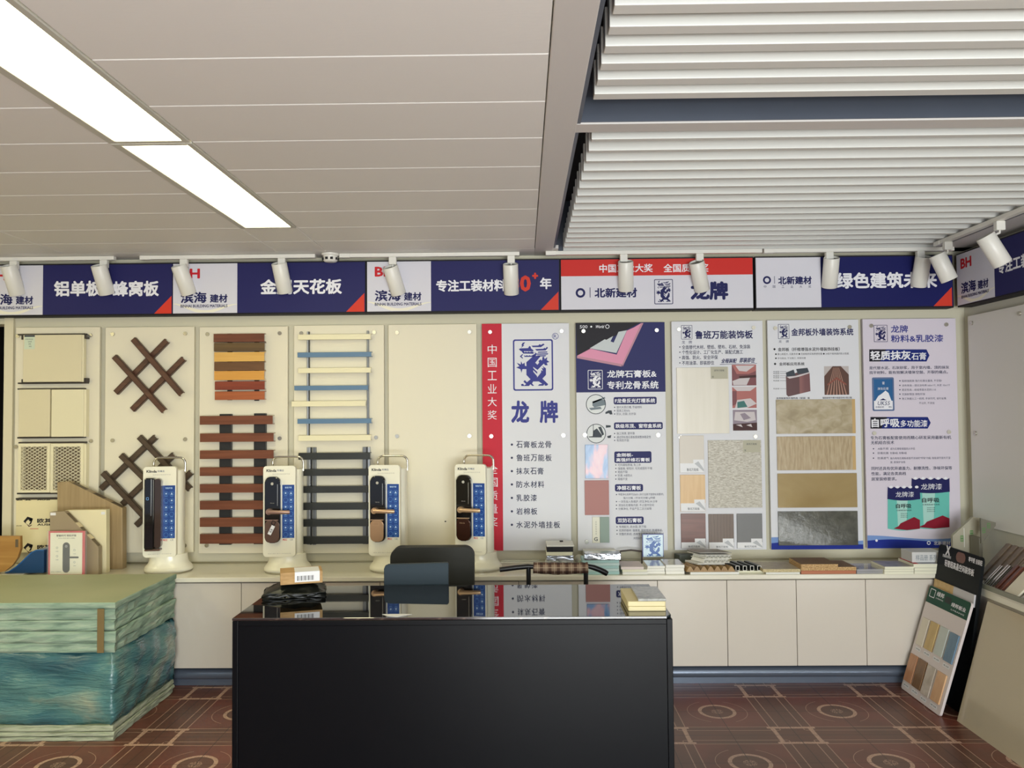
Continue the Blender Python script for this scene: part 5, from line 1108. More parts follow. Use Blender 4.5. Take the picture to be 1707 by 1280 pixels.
for k in range(4):
    w = .021; x0_ = xa+(xb-xa-w)*k/3; m = MB(); T_ = Matrix.Identity(4); T_[0][1] = -.22; T_[0][3] = .22*DT; m.T = T_; z0 = z+.0005
    for q in ((x0_, x0_+w, z0, z0+.0025), (x0_, x0_+w, z0+.0245, z0+.027), (x0_, x0_+.0025, z0+.0025, z0+.0245), (x0_+w-.0025, x0_+w, z0+.0025, z0+.0245)): m.box(q[0], q[1], DT+.0012, DT+.15, q[2], q[3])
    tb_ = m.build('tube', M_sblk, t)
    m = MB(); m.T = T_; y_ = DT
    for q in ((x0_, x0_+w, z0, z0+.0025), (x0_, x0_+w, z0+.0245, z0+.027), (x0_, x0_+.0025, z0+.0025, z0+.0245), (x0_+w-.0025, x0_+w, z0+.0025, z0+.0245)): m.box(q[0], q[1], DT, DT+.001, q[2], q[3])
    m.build('cut_end', M_holw, tb_)
M_chip = mix_mat('chipboard', [(0, (150, 112, 66)), (.5, (186, 150, 98)), (1, (210, 178, 128))], 160, (1, 1, 1), .6, 2, 0); M_chipt = mix_mat('chipboard_brown_face', [(0, (118, 92, 62)), (1, (138, 110, 78))], 90, (1, 1, 1), .4, 3)
M_beig = mix_mat('board_beige_face', [(0, (178, 166, 142)), (1, (196, 186, 164))], 40, (1, 1, 1), .4, 4); M_red = mat('board_red_brown_edge', (176, 108, 74), .5)
M_chip2 = mix_mat('chipboard_pale', [(0, (176, 158, 112)), (1, (208, 194, 152))], 150, (1, 1, 1), .6, 2)
o, D, z, a, b = sbox('sample_board', 'white board under the beige chipboard sheet', 'sample board', M_whiteb, 1277, 1333.5, 957, 953.8, .2, group=g)
def two(o, mi=1):
    for f in o.data.polygons:
        if f.normal.z > .8: f.material_index = mi
o, D, z, a, b = sbox('chipboard_sample', 'beige faced chipboard left of the brown chipboard', 'chipboard', [M_chip2, M_beig], 1272, 1334.5, 953.8, 948.5, .21, z, D); two(o)
o, D, z, a, b = sbox('chipboard_sample', 'red-brown edged board at the bottom of the brown chipboard pile', 'chipboard', M_red, 1335.5, 1427, 956.5, 951, .2)
o, D, z, a, b = sbox('chipboard_sample', 'tan chipboard in the middle of the brown chipboard pile', 'chipboard', [M_chip, M_chipt], 1335.5, 1427.5, 951, 945, .2, z, D); two(o)
o, D, z, a, b = sbox('chipboard_sample', 'smaller brown faced chipboard on top of the pile', 'chipboard', [M_chip, M_chipt], 1335.5, 1397, 945, 940.3, .2, z, D); two(o)
M_acr = mat('acrylic_grey_clear', (206, 206, 210), .06, alpha=.45)
z = None; D = None
for k, (yb, yt) in enumerate(((956, 952.3), (952.3, 948.6))):
    o, D, z, a, b = sbox('acrylic_sheet', ('lower', 'upper')[k]+' clear acrylic sheet left of the catalogues', 'acrylic sheet', M_acr, 1428.5, 1473, yb, yt, .17, z, D, group='clear acrylic sheets')
M_cat = mix_mat('catalogue_cover', [(0, (96, 92, 104)), (.5, (140, 134, 142)), (1, (176, 168, 160))], 10, (1, 1, 1), .3, 3, .8); M_page = mat('catalogue_pages', (230, 228, 204), .5); M_cat2 = mix_mat('catalogue_cover_blue', [(0, (84, 86, 110)), (1, (160, 160, 172))], 14, (1, 1, 1), .3, 3, .8)
z = None; D = None
for k, (yb, yt) in enumerate(((957, 952.8), (952.8, 948.6), (948.6, 944.4))):
    o, D, z, a, b = sbox('catalogue', ('bottom', 'middle', 'top')[k]+' catalogue of the left catalogue pile', 'catalogue', [M_page, M_cat], 1474.5+(k == 2)*.5, 1523.5, yb, yt, .17, z, D, group='catalogues in the corner'); two(o)
z = None; D = None
for k, (yb, yt) in enumerate(((956.5, 951.5), (951.5, 946.5), (946.5, 939.8))):
    o, D, z, a, b = sbox('catalogue', ('bottom', 'middle', 'red-striped top')[k]+' catalogue of the right catalogue pile', 'catalogue', [M_page, M_cat2], 1524.5-(k == 2)*1.5, 1566, yb, yt, .18, z, D, group='catalogues in the corner'); two(o)
m = MB(); m.box(a+.004, a+.028, D+.002, D+.178, z, z+.0006); s_ = m.build('red_stripe', M_sr, None); s_.data.transform(Matrix.Translation(-o.location)); s_.parent = o
xa, xb = CY(1521, 925, D+.03).x, CY(1572, 925, D+.03).x; z1 = CY(1545, 920.5, D+.03).z
t = thing('sample_box', 'white printed box on the right catalogue pile', 'sample box', ((xa+xb)/2, D+.1, z+.0008))
m = MB(); m.box(xa, xb, D+.035, D+.165, z+.0008, z1, bev=.002); m.build('body', mat('box_grey_white', (206, 206, 204), .4), t)
m = MB(); m.text('样品册 系列', (xa+.02, xb-.03, z+.012, z1-.014), D+.0345, 0); m.build('box_lettering', M_mid, t)
# ------------------------------------------------------------------ black desk
DZ = .73
c0, c1 = CZ(388, 1028, DZ), CZ(1121.5, 1022, DZ); DF = CZ(750, 1028.5, DZ).y; DBK = CZ(750, 975.3, DZ).y
dx0, dx1 = CY(387, 1060, DF).x, CY(1121.5, 1060, DF).x
t = thing('desk', 'wide black desk with glossy black glass top in the foreground', 'desk', ((dx0+dx1)/2, (DF+DBK)/2, 0))
M_desk = mat('desk_black_lacquer', (9, 11, 15), .30, spec=.18, bump=.012, bscale=5, stretch=(1, 1, 6)); M_glass = mat('desk_black_glass', (8, 8, 9), .025, spec=1.0)
M_glass.node_tree.nodes['Principled BSDF'].inputs['IOR'].default_value = 2.0
m = MB(); m.box(dx0+.022, dx1-.022, DF+.004, DF+.024, .004, DZ-.031, bev=.001); m.build('front_panel', M_desk, t)
m = MB(); m.box(dx0, dx0+.022, DF, DBK-.004, 0, DZ-.011, bev=.002); m.build('side_panel', M_desk, t)
m = MB(); m.box(dx1-.022, dx1, DF, DBK-.004, 0, DZ-.011, bev=.002); m.build('side_panel', M_desk, t)
m = MB(); m.box(dx0+.022, dx1-.022, DF, DBK-.004, DZ-.031, DZ-.011, bev=.002); m.build('top_board', M_desk, t)
m = MB(); m.prism([(dx0, DF-.001), (dx1-.022, DF-.001), (dx1-.001, DF+.030), (dx1-.001, DBK), (dx0, DBK)], DZ-.010, DZ, 'z', bev=.0015); m.build('glass_top', M_glass, t)
# scrap of paper on the desk edge
a = CZ(637, 1024, DZ); b_ = CZ(687, 1024, DZ); m = MB(); m.prism([(a.x, DF+.045), (a.x+.03, DF+.012), (a.x+.065, DF+.004), (b_.x, DF+.040), (b_.x-.03, DF+.048)], DZ+.0004, DZ+.0014, 'z'); solo('paper_scrap', m, M_lab, 'white scrap of paper at the front edge of the black desk', 'paper')
# parcel in a black bag with a cardboard box on it
M_bag = mat('bag_black_plastic', (20, 23, 21), .34, spec=.4, bump=.5, bscale=16); M_card = mix_mat('cardboard_brown', [(0, (168, 132, 84)), (1, (190, 154, 104))], 30, (1, 1, 4), .7, 4)
ca = CZ(495, 998, DZ)
m = MB()
bm2 = m.bm; R_ = Matrix.Translation(Vector((CZ(500, 985, DZ).x-.002, ca.y+.085, DZ+.0005))) @ Matrix.Rotation(.22, 4, 'Z')
m.T = R_; m.box(-.122, .118, -.080, .085, 0, .050); bmesh.ops.subdivide_edges(bm2, edges=bm2.edges[:], cuts=7, use_grid_fill=True)
rnd = random.Random(3); inv = R_.inverted()
for v in bm2.verts:
    q = inv @ v.co; e = max(abs(q.x)/.12, abs(q.y)/.083)
    k = (1-abs(q.z-.022)/.06)
    dz = -.030*(q.z/.05)*max(0, e-.45)/.55 + rnd.uniform(-.005, .005)*(1 if q.z > .002 else 0)
    q2 = Vector((q.x*(1+.06*k)+rnd.uniform(-.007, .007), q.y*(1+.08*k)+rnd.uniform(-.006, .006), max(0, q.z+dz))); v.co = R_ @ q2
for f in bm2.faces: f.smooth = True
solo('plastic_bag_parcel', m, M_bag, 'crumpled black plastic parcel on the left of the desk, under a cardboard box', 'parcel')
T_ = Matrix.Translation(Vector((CZ(494, 978, DZ+.05).x-.002, ca.y+.080, DZ+.0565))) @ Matrix.Rotation(.30, 4, 'Z')
t = thing('cardboard_box', 'small brown cardboard box with white label on the black parcel', 'box', T_.translation, .30)
m = MB(); m.box(-.086, .086, -.058, .058, 0, .050, bev=.001); o = m.build('carton', M_card, t, local=True)
m = MB(); m.box(-.028, .074, -.059, .045, .0502, .0508); m.box(-.028, .074, -.0590, -.0584, .008, .0508); m.build('white_label', M_lab, t, local=True)
m = MB()
for k in range(14): m.box(-.018+.005*k, -.018+.005*k+(.0016 if k % 3 else .003), -.0596, -.0592, .014, .034)
for k in range(3): m.text('收件 地址', (-.02, .05, .030-.022*k, .038-.022*k), 0, 0) if False else None
m.build('barcode', M_inkk, t, local=True)
# cream sample boards on the right of the desk
M_cb = mat('board_butter', (226, 212, 164), .5); M_stone = mix_mat('stone_grey_polished', [(0, (120, 122, 118)), (.5, (146, 148, 142)), (1, (166, 168, 160))], 22, (1, 1, 1), .18, 5, 1.4, coat=.4)
z = DZ; D = CZ(1080, 1018.8, DZ).y; dep = CZ(1075, 983, DZ+.03).y-D
for k, (x0_, x1_, yb, yt) in enumerate(((1047.5, 1110.5, 1018.8, 1010.8), (1046.5, 1110, 1010.8, 1002.3))):
    xa, xb = CY(x0_, yb, D).x, CY(x1_, yb, D).x; z1 = CY(1080, yt, D).z
    m = MB(); m.prism(rrect(xa, xb, D, D+dep, .006, 3), z+.0004, z1-.0003, 'z', bev=.002); solo('sample_board', m, M_cb, ('lower', 'upper')[k]+' butter-coloured sample board on the right end of the desk', 'sample board', 'butter coloured boards on the desk'); z = z1
xa, xb = CY(1064, 1002, D).x, CY(1110.5, 1002, D).x; z1 = CY(1080, 998.6, D).z
m = MB(); m.prism([(xa, D), (xb, D), (xb, D+dep*.92), (xa, D+dep*.92)], z+.0004, z1+.002, 'z', bev=.001); solo('stone_tile_sample', m, M_stone, 'polished grey stone tile on top of the butter-coloured boards', 'tile')

# ------------------------------------------------------------------ office chair, slate blue chair, cart
M_leath = mat('chair_dark_olive', (34, 34, 29), .6, spec=.3, bump=.03, bscale=40); M_blkp = mat('black_plastic', (22, 22, 24), .35)
YCH = 4.14
cx = CY(722, 950, YCH).x; zt = CY(722, 910, YCH).z; hw = (CY(791, 950, YCH).x-CY(653, 950, YCH).x)/2
t = thing('office_chair', 'dark office chair with a tall rounded back behind the desk', 'chair', (cx, YCH, 0))
m = MB()
out = rrect(cx-hw, cx+hw, .50, zt, .050, 10); tilt = Matrix.Identity(4); tilt[1][2] = .10; tilt[1][3] = -.10*.9; m.T = tilt
m.prism(out, YCH-.035, YCH+.04, 'y', bev=.010, smooth=True); m.build('backrest', M_leath, t)
m = MB(); m.prism(rrect(cx-hw*1.05, cx+hw*1.05, YCH-.38, YCH-.06, .06, 5), .44, .52, 'z', bev=.02, smooth=True); m.build('seat', M_leath, t)
m = MB(); m.cyl((cx, YCH-.20, .10), (cx, YCH-.20, .44), .028, .022, 16); m.box(cx-.09, cx+.09, YCH-.30, YCH-.10, .425, .442); m.build('column', M_blkp, t)
m = MB(); m.tube([(cx, YCH-.16, .432), (cx, YCH+.02, .44), (cx, YCH+.055, .50), (cx, YCH+.03, .62)], .018, 8); m.build('back_bar', M_blkp, t)
for k in range(5):
    a_ = 2*PI*k/5+.3; ex, ey = cx+.19*math.cos(a_), YCH-.20+.19*math.sin(a_)
    m = MB(); m.tube([(cx, YCH-.20, .12), (ex, ey, .075)], [.024, .016], 8); lg = m.build('leg', M_blkp, t)
    m = MB(); m.cyl((ex-.012, ey, .028), (ex+.012, ey, .028), .028, None, 14); m.cyl((ex, ey, .05), (ex, ey, .078), .008, None, 8); m.build('castor', M_blkp, lg)
YB = 3.712
xa, xb = CY(640.5, 955, YB).x, CY(748, 955, YB).x; zl, zr_ = CY(650, 940, YB).z, CY(740, 937.2, YB).z
M_slate = mat('slate_blue_panel', (40, 54, 64), .55, spec=.3, bump=.01, bscale=80, stretch=(1, 1, 8))
m = MB(); m.prism([(xa, .012), (xb, .0), (xb, zr_-.006), (xb-.006, zr_), (xa+.02, zl), (xa+.006, zl-.006), (xa, zl-.02)], YB-.011, YB+.011, 'y', bev=.003); m.bm.verts.ensure_lookup_table()
solo('slate_blue_board', m, M_slate, 'slate blue board standing upright between the desk and the dark chair back', 'board')
YK = 4.05
t = thing('hand_cart', 'cart with black curved handlebar wrapped in brown plaid, right of the chair', 'cart', (CY(928, 950, YK).x, YK, 0))
hb = [CY(*p_, YK) for p_ in ((833, 949.5), (845, 948), (862, 945.8), (880, 944.2), (889, 944.6))]; hb2 = [CY(*p_, YK) for p_ in ((979, 943.4), (990, 946), (1000, 949.8), (1008, 953.8), (1012.5, 956.5))]
m = MB(); m.tube(hb+hb2, [.012, .0125, .0125, .0125, .011, .011, .0135, .0135, .0145, .0125], 12); m.build('handlebar', M_blkp, t)
pl = bpy.data.materials.new('plaid_brown'); pl.use_nodes = True
def plaid():
    nt = pl.node_tree; b = nt.nodes['Principled BSDF']; L = nt.links.new; tc = nt.nodes.new('ShaderNodeTexCoord'); sp = nt.nodes.new('ShaderNodeSeparateXYZ'); L(tc.outputs['Object'], sp.inputs[0])
    def N(op, a, c=None):
        n = nt.nodes.new('ShaderNodeMath'); n.operation = op
        for i, x in enumerate((a, c)):
            if x is None: continue
            if isinstance(x, (int, float)): n.inputs[i].default_value = x
            else: L(x, n.inputs[i])
        return n.outputs[0]
    fx = N('FRACT', N('MULTIPLY', N('ADD', sp.outputs[0], 5), 24)); fz = N('FRACT', N('MULTIPLY', N('ADD', sp.outputs[2], 5), 24))
    k = N('MULTIPLY', N('ADD', N('LESS_THAN', fx, .36), N('LESS_THAN', fz, .3)), .5); k2 = N('ADD', N('LESS_THAN', N('ABSOLUTE', N('SUBTRACT', fx, .72)), .05), N('LESS_THAN', N('ABSOLUTE', N('SUBTRACT', fz, .7)), .05))
    cr = nt.nodes.new('ShaderNodeValToRGB'); e = cr.color_ramp.elements; e[0].color = rgb(140, 118, 98); e[1].color = rgb(58, 38, 30); e.new(.5).color = rgb(92, 66, 52); L(k, cr.inputs[0])
    mx = nt.nodes.new('ShaderNodeMix'); mx.data_type = 'RGBA'; L(N('MULTIPLY', k2, .5), mx.inputs[0]); L(cr.outputs[0], mx.inputs[6]); mx.inputs[7].default_value = rgb(184, 166, 142); L(mx.outputs[2], b.inputs['Base Color']); b.inputs['Roughness'].default_value = .8
plaid()
m = MB(); pa, pb_ = CY(889, 945.5, YK), CY(980, 945.5, YK); n = 22; path = []; rs = []
rn = random.Random(5)
for i in range(n+1): s_ = i/n; v = pa.lerp(pb_, s_); path.append((v.x, YK, v.z-.002-.004*math.sin(PI*s_))); rs.append(.0255+.004*math.sin(PI*s_)+rn.uniform(-.0012, .0012)+(.002 if i in (0, n) else 0))
m.tube(path, rs, 20); m.build('plaid_sleeve', pl, t)
for px in (881, 976.5):
    q_ = CY(px, 946, YK); m = MB(); m.tube([(q_.x, YK, q_.z), (q_.x, YK, .16)], .0115, 12); m.build('post', M_blkp, t)
q0, q1 = CY(881, 946, YK), CY(976.5, 946, YK)
m = MB(); m.box(q0.x-.03, q1.x+.03, YK-.30, YK+.03, .13, .16, bev=.004); m.build('platform', M_blkp, t)
for x_ in (q0.x-.01, q1.x+.01):
    for y_ in (YK-.26, YK): m = MB(); m.cyl((x_-.012, y_, .055), (x_+.012, y_, .055), .055, None, 18); m.box(x_-.018, x_+.018, y_-.01, y_+.01, .11, .131); m.build('wheel', M_blkp, t)

# ------------------------------------------------------------------ stack of green boards on the left
SF = CZ(187, 1237, 0).y; SX = CY(190, 1120, SF).x; SXL = -3.35; SB = 4.440
zs = [CY(100, y_, SF).z for y_ in (1237, 1228.5, 1220.5, 1209.5, 1088.7, 1071.9, 1052, 1033.9, 1014.8, 1004.5)]
zs[0] = .0
M_gb = mix_mat('green_board', [(0, (116, 142, 124)), (.45, (142, 166, 146)), (.8, (160, 178, 158)), (1, (176, 186, 168))], 7, (1, 1, 6), .75, 7, .4, bump=.22); M_gt = mix_mat('green_board_paper', [(0, (160, 166, 132)), (1, (172, 176, 142))], 2.5, (1, 1, 1), .55, 4); M_gp = mix_mat('green_board_pale', [(0, (128, 140, 112)), (.5, (164, 172, 146)), (1, (182, 186, 164))], 9, (1, 1, 8), .8, 7, .3, bump=.35)
def rough_board(label, z0, z1, m_, jit, dx=0, dyf=0, seed=0, top=None, nx=26, ny=14, group='green boards of the stack'):
    rn = random.Random(seed); m = MB(); bm = m.bm
    xs = [SXL+(SX+dx-SXL)*i/nx for i in range(nx+1)]; ysv = [SF+dyf+(SB-SF-dyf)*i/ny for i in range(ny+1)]
    ring = [(x, ysv[0], 0, -1) for x in xs] + [(xs[-1], y, 1, 0) for y in ysv[1:]] + [(x, ysv[-1], 0, 1) for x in reversed(xs[:-1])] + [(xs[0], y, -1, 0) for y in reversed(ysv[1:-1])]
    L_ = []
    for lv, zz in enumerate((z0, z0+(z1-z0)*.2, z0+(z1-z0)*.55, z0+(z1-z0)*.85, z1)):
        edge = .004 if lv in (0, 4) else 0
        L_.append([bm.verts.new((x-nx_*(edge+rn.uniform(0, jit)), y-ny_*(edge+rn.uniform(0, jit)), zz - (rn.uniform(0, jit*.35) if lv == 4 and jit > .002 else 0))) for x, y, nx_, ny_ in ring])
    n = len(ring)
    for k in range(4):
        for i in range(n): m.face([L_[k][i], L_[k][(i+1) % n], L_[k+1][(i+1) % n], L_[k+1][i]])
    zc_ = z1 if jit > .002 else z1
    m.face(L_[0][::-1]); m.face(L_[-1], 1 if top else 0)
    return solo('plaster_board', m, [m_, top] if top else m_, label, 'board', group)
g1 = 'green boards of the stack'
rough_board('bottom pale green board lying on the floor under the wrapped bundle', zs[0], zs[1]-.0008, M_gp, .010, -.004, .004, 1)
rough_board('pale green board second from the floor', zs[1], zs[2]-.0008, M_gp, .006, .0, .0, 2)
rough_board('pale green board directly under the blue wrapped bundle', zs[2], zs[3]-.0008, M_gp, .006, -.004, .0, 3)
rough_board('green board lying directly on the blue wrapped bundle', zs[4]+.0005, zs[5]-.0008, M_gb, .010, .0, .0, 4)
rough_board('second green board above the blue bundle', zs[5], zs[6]-.0008, M_gb, .010, .006, -.004, 5)
rough_board('third green board above the blue bundle', zs[6], zs[7]-.0008, M_gb, .010, -.002, .0, 6)
rough_board('thick green board just under the thin top board', zs[7], zs[8]-.0008, M_gb, .010, .0, .002, 7)
rough_board('thin topmost board of the stack with smooth green-beige upper face', zs[8], zs[9], M_gb, .0015, .006, -.006, 8, M_gt)
# bundle in blue film: wrinkled, bulging at its right end
fm = bpy.data.materials.new('blue_wrap_film'); fm.use_nodes = True
def film():
    nt = fm.node_tree; b = nt.nodes['Principled BSDF']; L = nt.links.new; tc = nt.nodes.new('ShaderNodeTexCoord')
    def noise(scale, st, d=5, dist=.4):
        mp = nt.nodes.new('ShaderNodeMapping'); mp.inputs['Scale'].default_value = st; L(tc.outputs['Object'], mp.inputs[0])
        n = nt.nodes.new('ShaderNodeTexNoise'); n.inputs['Scale'].default_value = scale; n.inputs['Detail'].default_value = d; n.inputs['Distortion'].default_value = dist; L(mp.outputs[0], n.inputs[0]); return n.outputs['Fac']
    a = noise(2.6, (1, 1, 1.8)); w = noise(5, (.5, .5, 4), 4, 1.6); w2 = noise(14, (.6, .6, 3), 3, 2)
    cr = nt.nodes.new('ShaderNodeValToRGB'); e = cr.color_ramp.elements; e[0].position = .30; e[0].color = rgb(44, 80, 94); e[1].position = .74; e[1].color = rgb(150, 160, 138); x = e.new(.47); x.color = rgb(58, 106, 112); y = e.new(.60); y.color = rgb(86, 130, 126); L(a, cr.inputs[0]); L(cr.outputs[0], b.inputs['Base Color'])
    ad = nt.nodes.new('ShaderNodeMath'); ad.operation = 'MULTIPLY_ADD'; L(w2, ad.inputs[0]); ad.inputs[1].default_value = .4; L(w, ad.inputs[2])
    bp = nt.nodes.new('ShaderNodeBump'); bp.inputs['Strength'].default_value = .6; bp.inputs['Distance'].default_value = .03; L(ad.outputs[0], bp.inputs['Height']); L(bp.outputs[0], b.inputs['Normal'])
    b.inputs['Roughness'].default_value = .27; b.inputs['Coat Weight'].default_value = .3
film()
m = MB(); bm = m.bm; rn = random.Random(21)
z0, z1 = zs[3], zs[4]; nx, ny, nz = 60, 30, 14
ring = [(SXL+(SX-SXL)*i/nx, SF, 0, -1) for i in range(nx)] + [(SX, SF+(SB-SF)*i/ny, 1, 0) for i in range(ny)] + [(SX-(SX-SXL)*i/nx, SB, 0, 1) for i in range(nx)] + [(SXL, SB-(SB-SF)*i/ny, -1, 0) for i in range(ny)]
n = len(ring); L_ = []
ph = [rn.uniform(0, 6.3) for _ in range(12)]
for k in range(nz+1):
    s_ = k/nz; row = []
    for i, (x, y, nx_, ny_) in enumerate(ring):
        f = (x*1.3+y*1.7)
        o_ = .006*math.sin(9*f+ph[0]+14*s_) + .004*math.sin(23*f+ph[1]-9*s_) + .003*math.sin(41*f+ph[2]+31*s_)
        tuck = .014*(abs(2*s_-1)**6)
        bul = 0
        if nx_ == 1: u = (y-SF)/(SB-SF); bul = .060*math.sin(PI*min(1, max(0, u)))**.5*math.sin(PI*min(1, max(0, s_*1.02)))**.8*(.35+.65*s_)*(.4+.6*u); 
        row.append(bm.verts.new((x+nx_*(o_-tuck+bul-.002), y+ny_*(min(o_, .004) if ny_ > 0 else o_) - ny_*tuck - (.0 if ny_ < 1 else .006), z0+(z1-z0)*s_)))
    L_.append(row)
for k in range(nz):
    for i in range(n): m.face([L_[k][i], L_[k][(i+1) % n], L_[k+1][(i+1) % n], L_[k+1][i]], 0, True)
m.face(L_[0][::-1]); m.face(L_[-1])
solo('wrapped_board_bundle', m, fm, 'bundle of boards wrapped in wrinkled blue plastic film, middle of the stack', 'wrapped bundle')
xa, xb = CY(162, 1050, SF-.012).x, CY(173.5, 1050, SF-.012).x
m = MB(); m.box(xa, xb, SF-.0125, SF-.0115, zs[4]+.004, zs[8]+.002); solo('packing_tape', m, mat('tape_brown', (122, 104, 68), .35), 'vertical strip of brown tape across the upper green boards', 'tape')

# ------------------------------------------------------------------ right-hand counter, leaning panel, tray
XC = 2.262; ZR0, ZR1 = ZT-.034, ZT
YE = 4.0
t = thing('base_cabinet', 'base cabinet along the right-hand wall, behind the tall leaning beige panel', 'cabinet', ((XC+XW)/2, 2.9, ZD0))
m = MB(); m.box(XC+.034, XW-.004, 1.5, 4.472, ZD0, ZR0-.002); m.build('body', M_cupd, t)
for k in range(4):
    m = MB(); m.box(XC+.015, XC+.033, 1.5+.74*k, min(1.5+.74*(k+1)-.003, 4.47), ZD0, ZD1, bev=.002); m.build('door', M_cup, t)
m = MB(); m.box(XC+.06, XC+.075, 1.5, 4.47, 0, ZD0-.002); m.build('plinth', M_inkk, t)
m = MB(); m.box(XC, XW-.004, 1.48, YCF-.001, ZR0, ZR1, bev=.003); solo('worktop', m, M_top, 'short cream worktop along the right-hand wall under the profile tray', 'worktop')
# tall gloss panel leaning on its long side against the right-hand counter
xb_ = CZ(1592, 1199, 0).x; xt_ = XC-.004; zt_ = ZR0-.004; th = .018
m = MB(); u = Vector((xt_-xb_, 0, zt_)).normalized(); nr = Vector((u.z, 0, -u.x))
P0 = Vector((xb_, 0, .0)); P1 = Vector((xt_-th*nr.x*0-.016, 0, zt_))
m.prism([(P0.x, P0.z), (P0.x+.019, P0.z), (P1.x+.015, P1.z-.004), (P1.x-.004, P1.z)], 1.55, YE, 'y', bev=.0015)
solo('gloss_panel', m, mat('panel_gloss_beige', (184, 172, 146), .2, coat=.3), 'long beige glossy panel leaning against the right-hand counter', 'panel')
tz = ZR1+.0005; ty0, ty1 = 1.9, 4.34
t = thing('profile_tray', 'grey-green rimmed tray holding profile samples on the right-hand counter', 'tray', ((XC+XW)/2, 3.1, tz))
M_tray = mat('tray_grey_green', (132, 134, 118), .35)
m = MB(); m.box(XC-.004, XW-.012, ty0, ty1, tz, tz+.006); m.build('floor_panel', mat('tray_liner_white', (214, 210, 196), .5), t)
for q in ((XC-.004, XC+.006, ty0, ty1), (XW-.022, XW-.012, ty0, ty1), (XC+.006, XW-.022, ty0, ty0+.01), (XC+.006, XW-.022, ty1-.01, ty1)): m = MB(); m.box(*q, tz+.006, tz+.030, bev=.001); m.build('rim', M_tray, t)
def leaner(name, label, cat, x0_, x1_, ya, yb, zlo, zhi, th, m_, ribs=0, group=None):
    """a sample that leans up to the right, from (x0, zlo) to (x1, zhi), between ya and yb"""
    u = Vector((x1_-x0_, 0, zhi-zlo)); L_ = u.length; u.normalize(); nrm = Vector((-u.z, 0, u.x))
    m = MB(); m.T = Matrix(((u.x, 0, nrm.x, x0_), (0, 1, 0, 0), (u.z, 0, nrm.z, zlo), (0, 0, 0, 1)))
    m.box(0, L_, ya, yb, 0, th, bev=.001)
    for k in range(ribs): w = (yb-ya)/ribs; m.box(0, L_, ya+w*k+w*.12, ya+w*k+w*.62, th, th+.006, bev=.001)
    return solo(name, m, m_, label, cat, group)
M_pgw = wood('plank_grey_brown', (108, 92, 76), (130, 112, 94), 'x', .45); M_pbr = wood('plank_brown', (80, 56, 42), (98, 70, 54), 'x', .4)
tzf = tz+.0075
leaner('plank_sample', 'ribbed grey-brown plank sample propped at the back of the profile tray', 'plank sample', 2.375, 2.535, 4.105, 4.325, tzf, .785, .012, M_pgw, 4)
leaner('plank_sample', 'plain dark brown plank sample beside the ribbed grey-brown one', 'plank sample', 2.395, 2.58, 3.86, 4.098, tzf, .80, .012, M_pbr, 0)
M_mah = wood('profile_mahogany', (84, 46, 32), (110, 64, 46), 'x', .3); M_pcr = mat('profile_cream', (226, 218, 196), .4)
for (ya, yb, L_, mm, lb, rb) in ((4.085, 4.118, .095, M_chr, 'far chrome profile leaning at the front of the tray', 2), (4.035, 4.075, .105, M_chr, 'near chrome profile leaning at the front of the tray', 2), (3.95, 4.025, .115, M_mah, 'red-brown profile leaning between the chrome and the cream samples', 2), (3.835, 3.94, .155, M_pcr, 'wide cream sample leaning next to the red-brown profile', 0)):
    leaner('profile_sample', lb, 'profile sample', 2.284, 2.284+L_, ya, yb, tzf, tzf+L_, .010, mm, rb)
for k in range(3): leaner('profile_sample', ('far', 'middle', 'near')[k]+' clear plastic profile at the near end of the tray', 'profile sample', 2.29+.015*k, 2.42+.015*k, 3.77-.065*k, 3.825-.065*k, tzf, tzf+.08, .008, mat('profile_clear', (206, 202, 190), .12, .0, alpha=.6), 2)

# folded greenish boards with printed green marks in the corner
M_gm = mat('print_green', (70, 140, 60), .5)
DA = 4.62
pa = [(CY(x_, y_, DA).x, CY(x_, y_, DA).z) for x_, y_ in ((1588, 893), (1622, 862), (1634.5, 863.5), (1635, 905), (1627, 925))]
t = thing('corner_board', 'pale grey board with green printed marks standing in the right corner', 'board', (pa[2][0]-.08, DA, ZT+.0005))
m = MB(); m.prism([(pa[0][0], ZT+.0005)]+pa+[(pa[4][0], ZT+.0005)], DA, DA+.02, 'y'); m.build('panel', mat('board_grey_green', (172, 166, 146), .55), t)
m = MB()
for (x_, y_) in ((1603.5, 897.5), (1619.5, 889)): m.ring(rrect(*PR(x_-2.5, y_-5, x_+2.5, y_+5, DA), .001, 2), rrect(*PR(x_-1.7, y_-4, x_+1.7, y_+4, DA), .001, 2), DA-.0006); m.rect(PR(x_-2, y_-.5, x_+2, y_+.5, DA), DA-.0006); m.rect(PR(x_-.4, y_-4, x_+.4, y_+4, DA), DA-.0006)
m.build('green_marks', M_gm, t)
m = MB(); m.rect(PR(1606.8, 880, 1607.8, 912, DA), DA-.0005); m.build('panel_seam', M_whiteb, t)
DG = 4.50
pb2 = [(CY(x_, y_, DG).x, CY(x_, y_, DG).z) for x_, y_ in ((1635, 864), (1660, 871), (1660, 876), (1636, 906))]
pb2[1] = (min(pb2[1][0], XW-.04), pb2[1][1]); pb2[2] = (min(pb2[2][0], XW-.04), pb2[2][1])
t = thing('corner_board', 'smaller dark taupe board with green print leaning beside the pale one', 'board', (pb2[0][0]+.04, DG+.1, ZT+.0005))
T2 = Matrix.Identity(4); 
m = MB(); m.prism(pb2, DG, DG+.012, 'y'); m.prism([(pb2[3][0]-.006, ZT+.0005), (pb2[3][0]+.012, ZT+.0005), (pb2[3][0]+.012, pb2[3][1]+.03), (pb2[3][0]-.006, pb2[3][1]+.03)], DG+.012, DG+.10, 'y'); m.build('panel', mat('board_taupe_green', (112, 108, 94), .5), t)
m = MB()
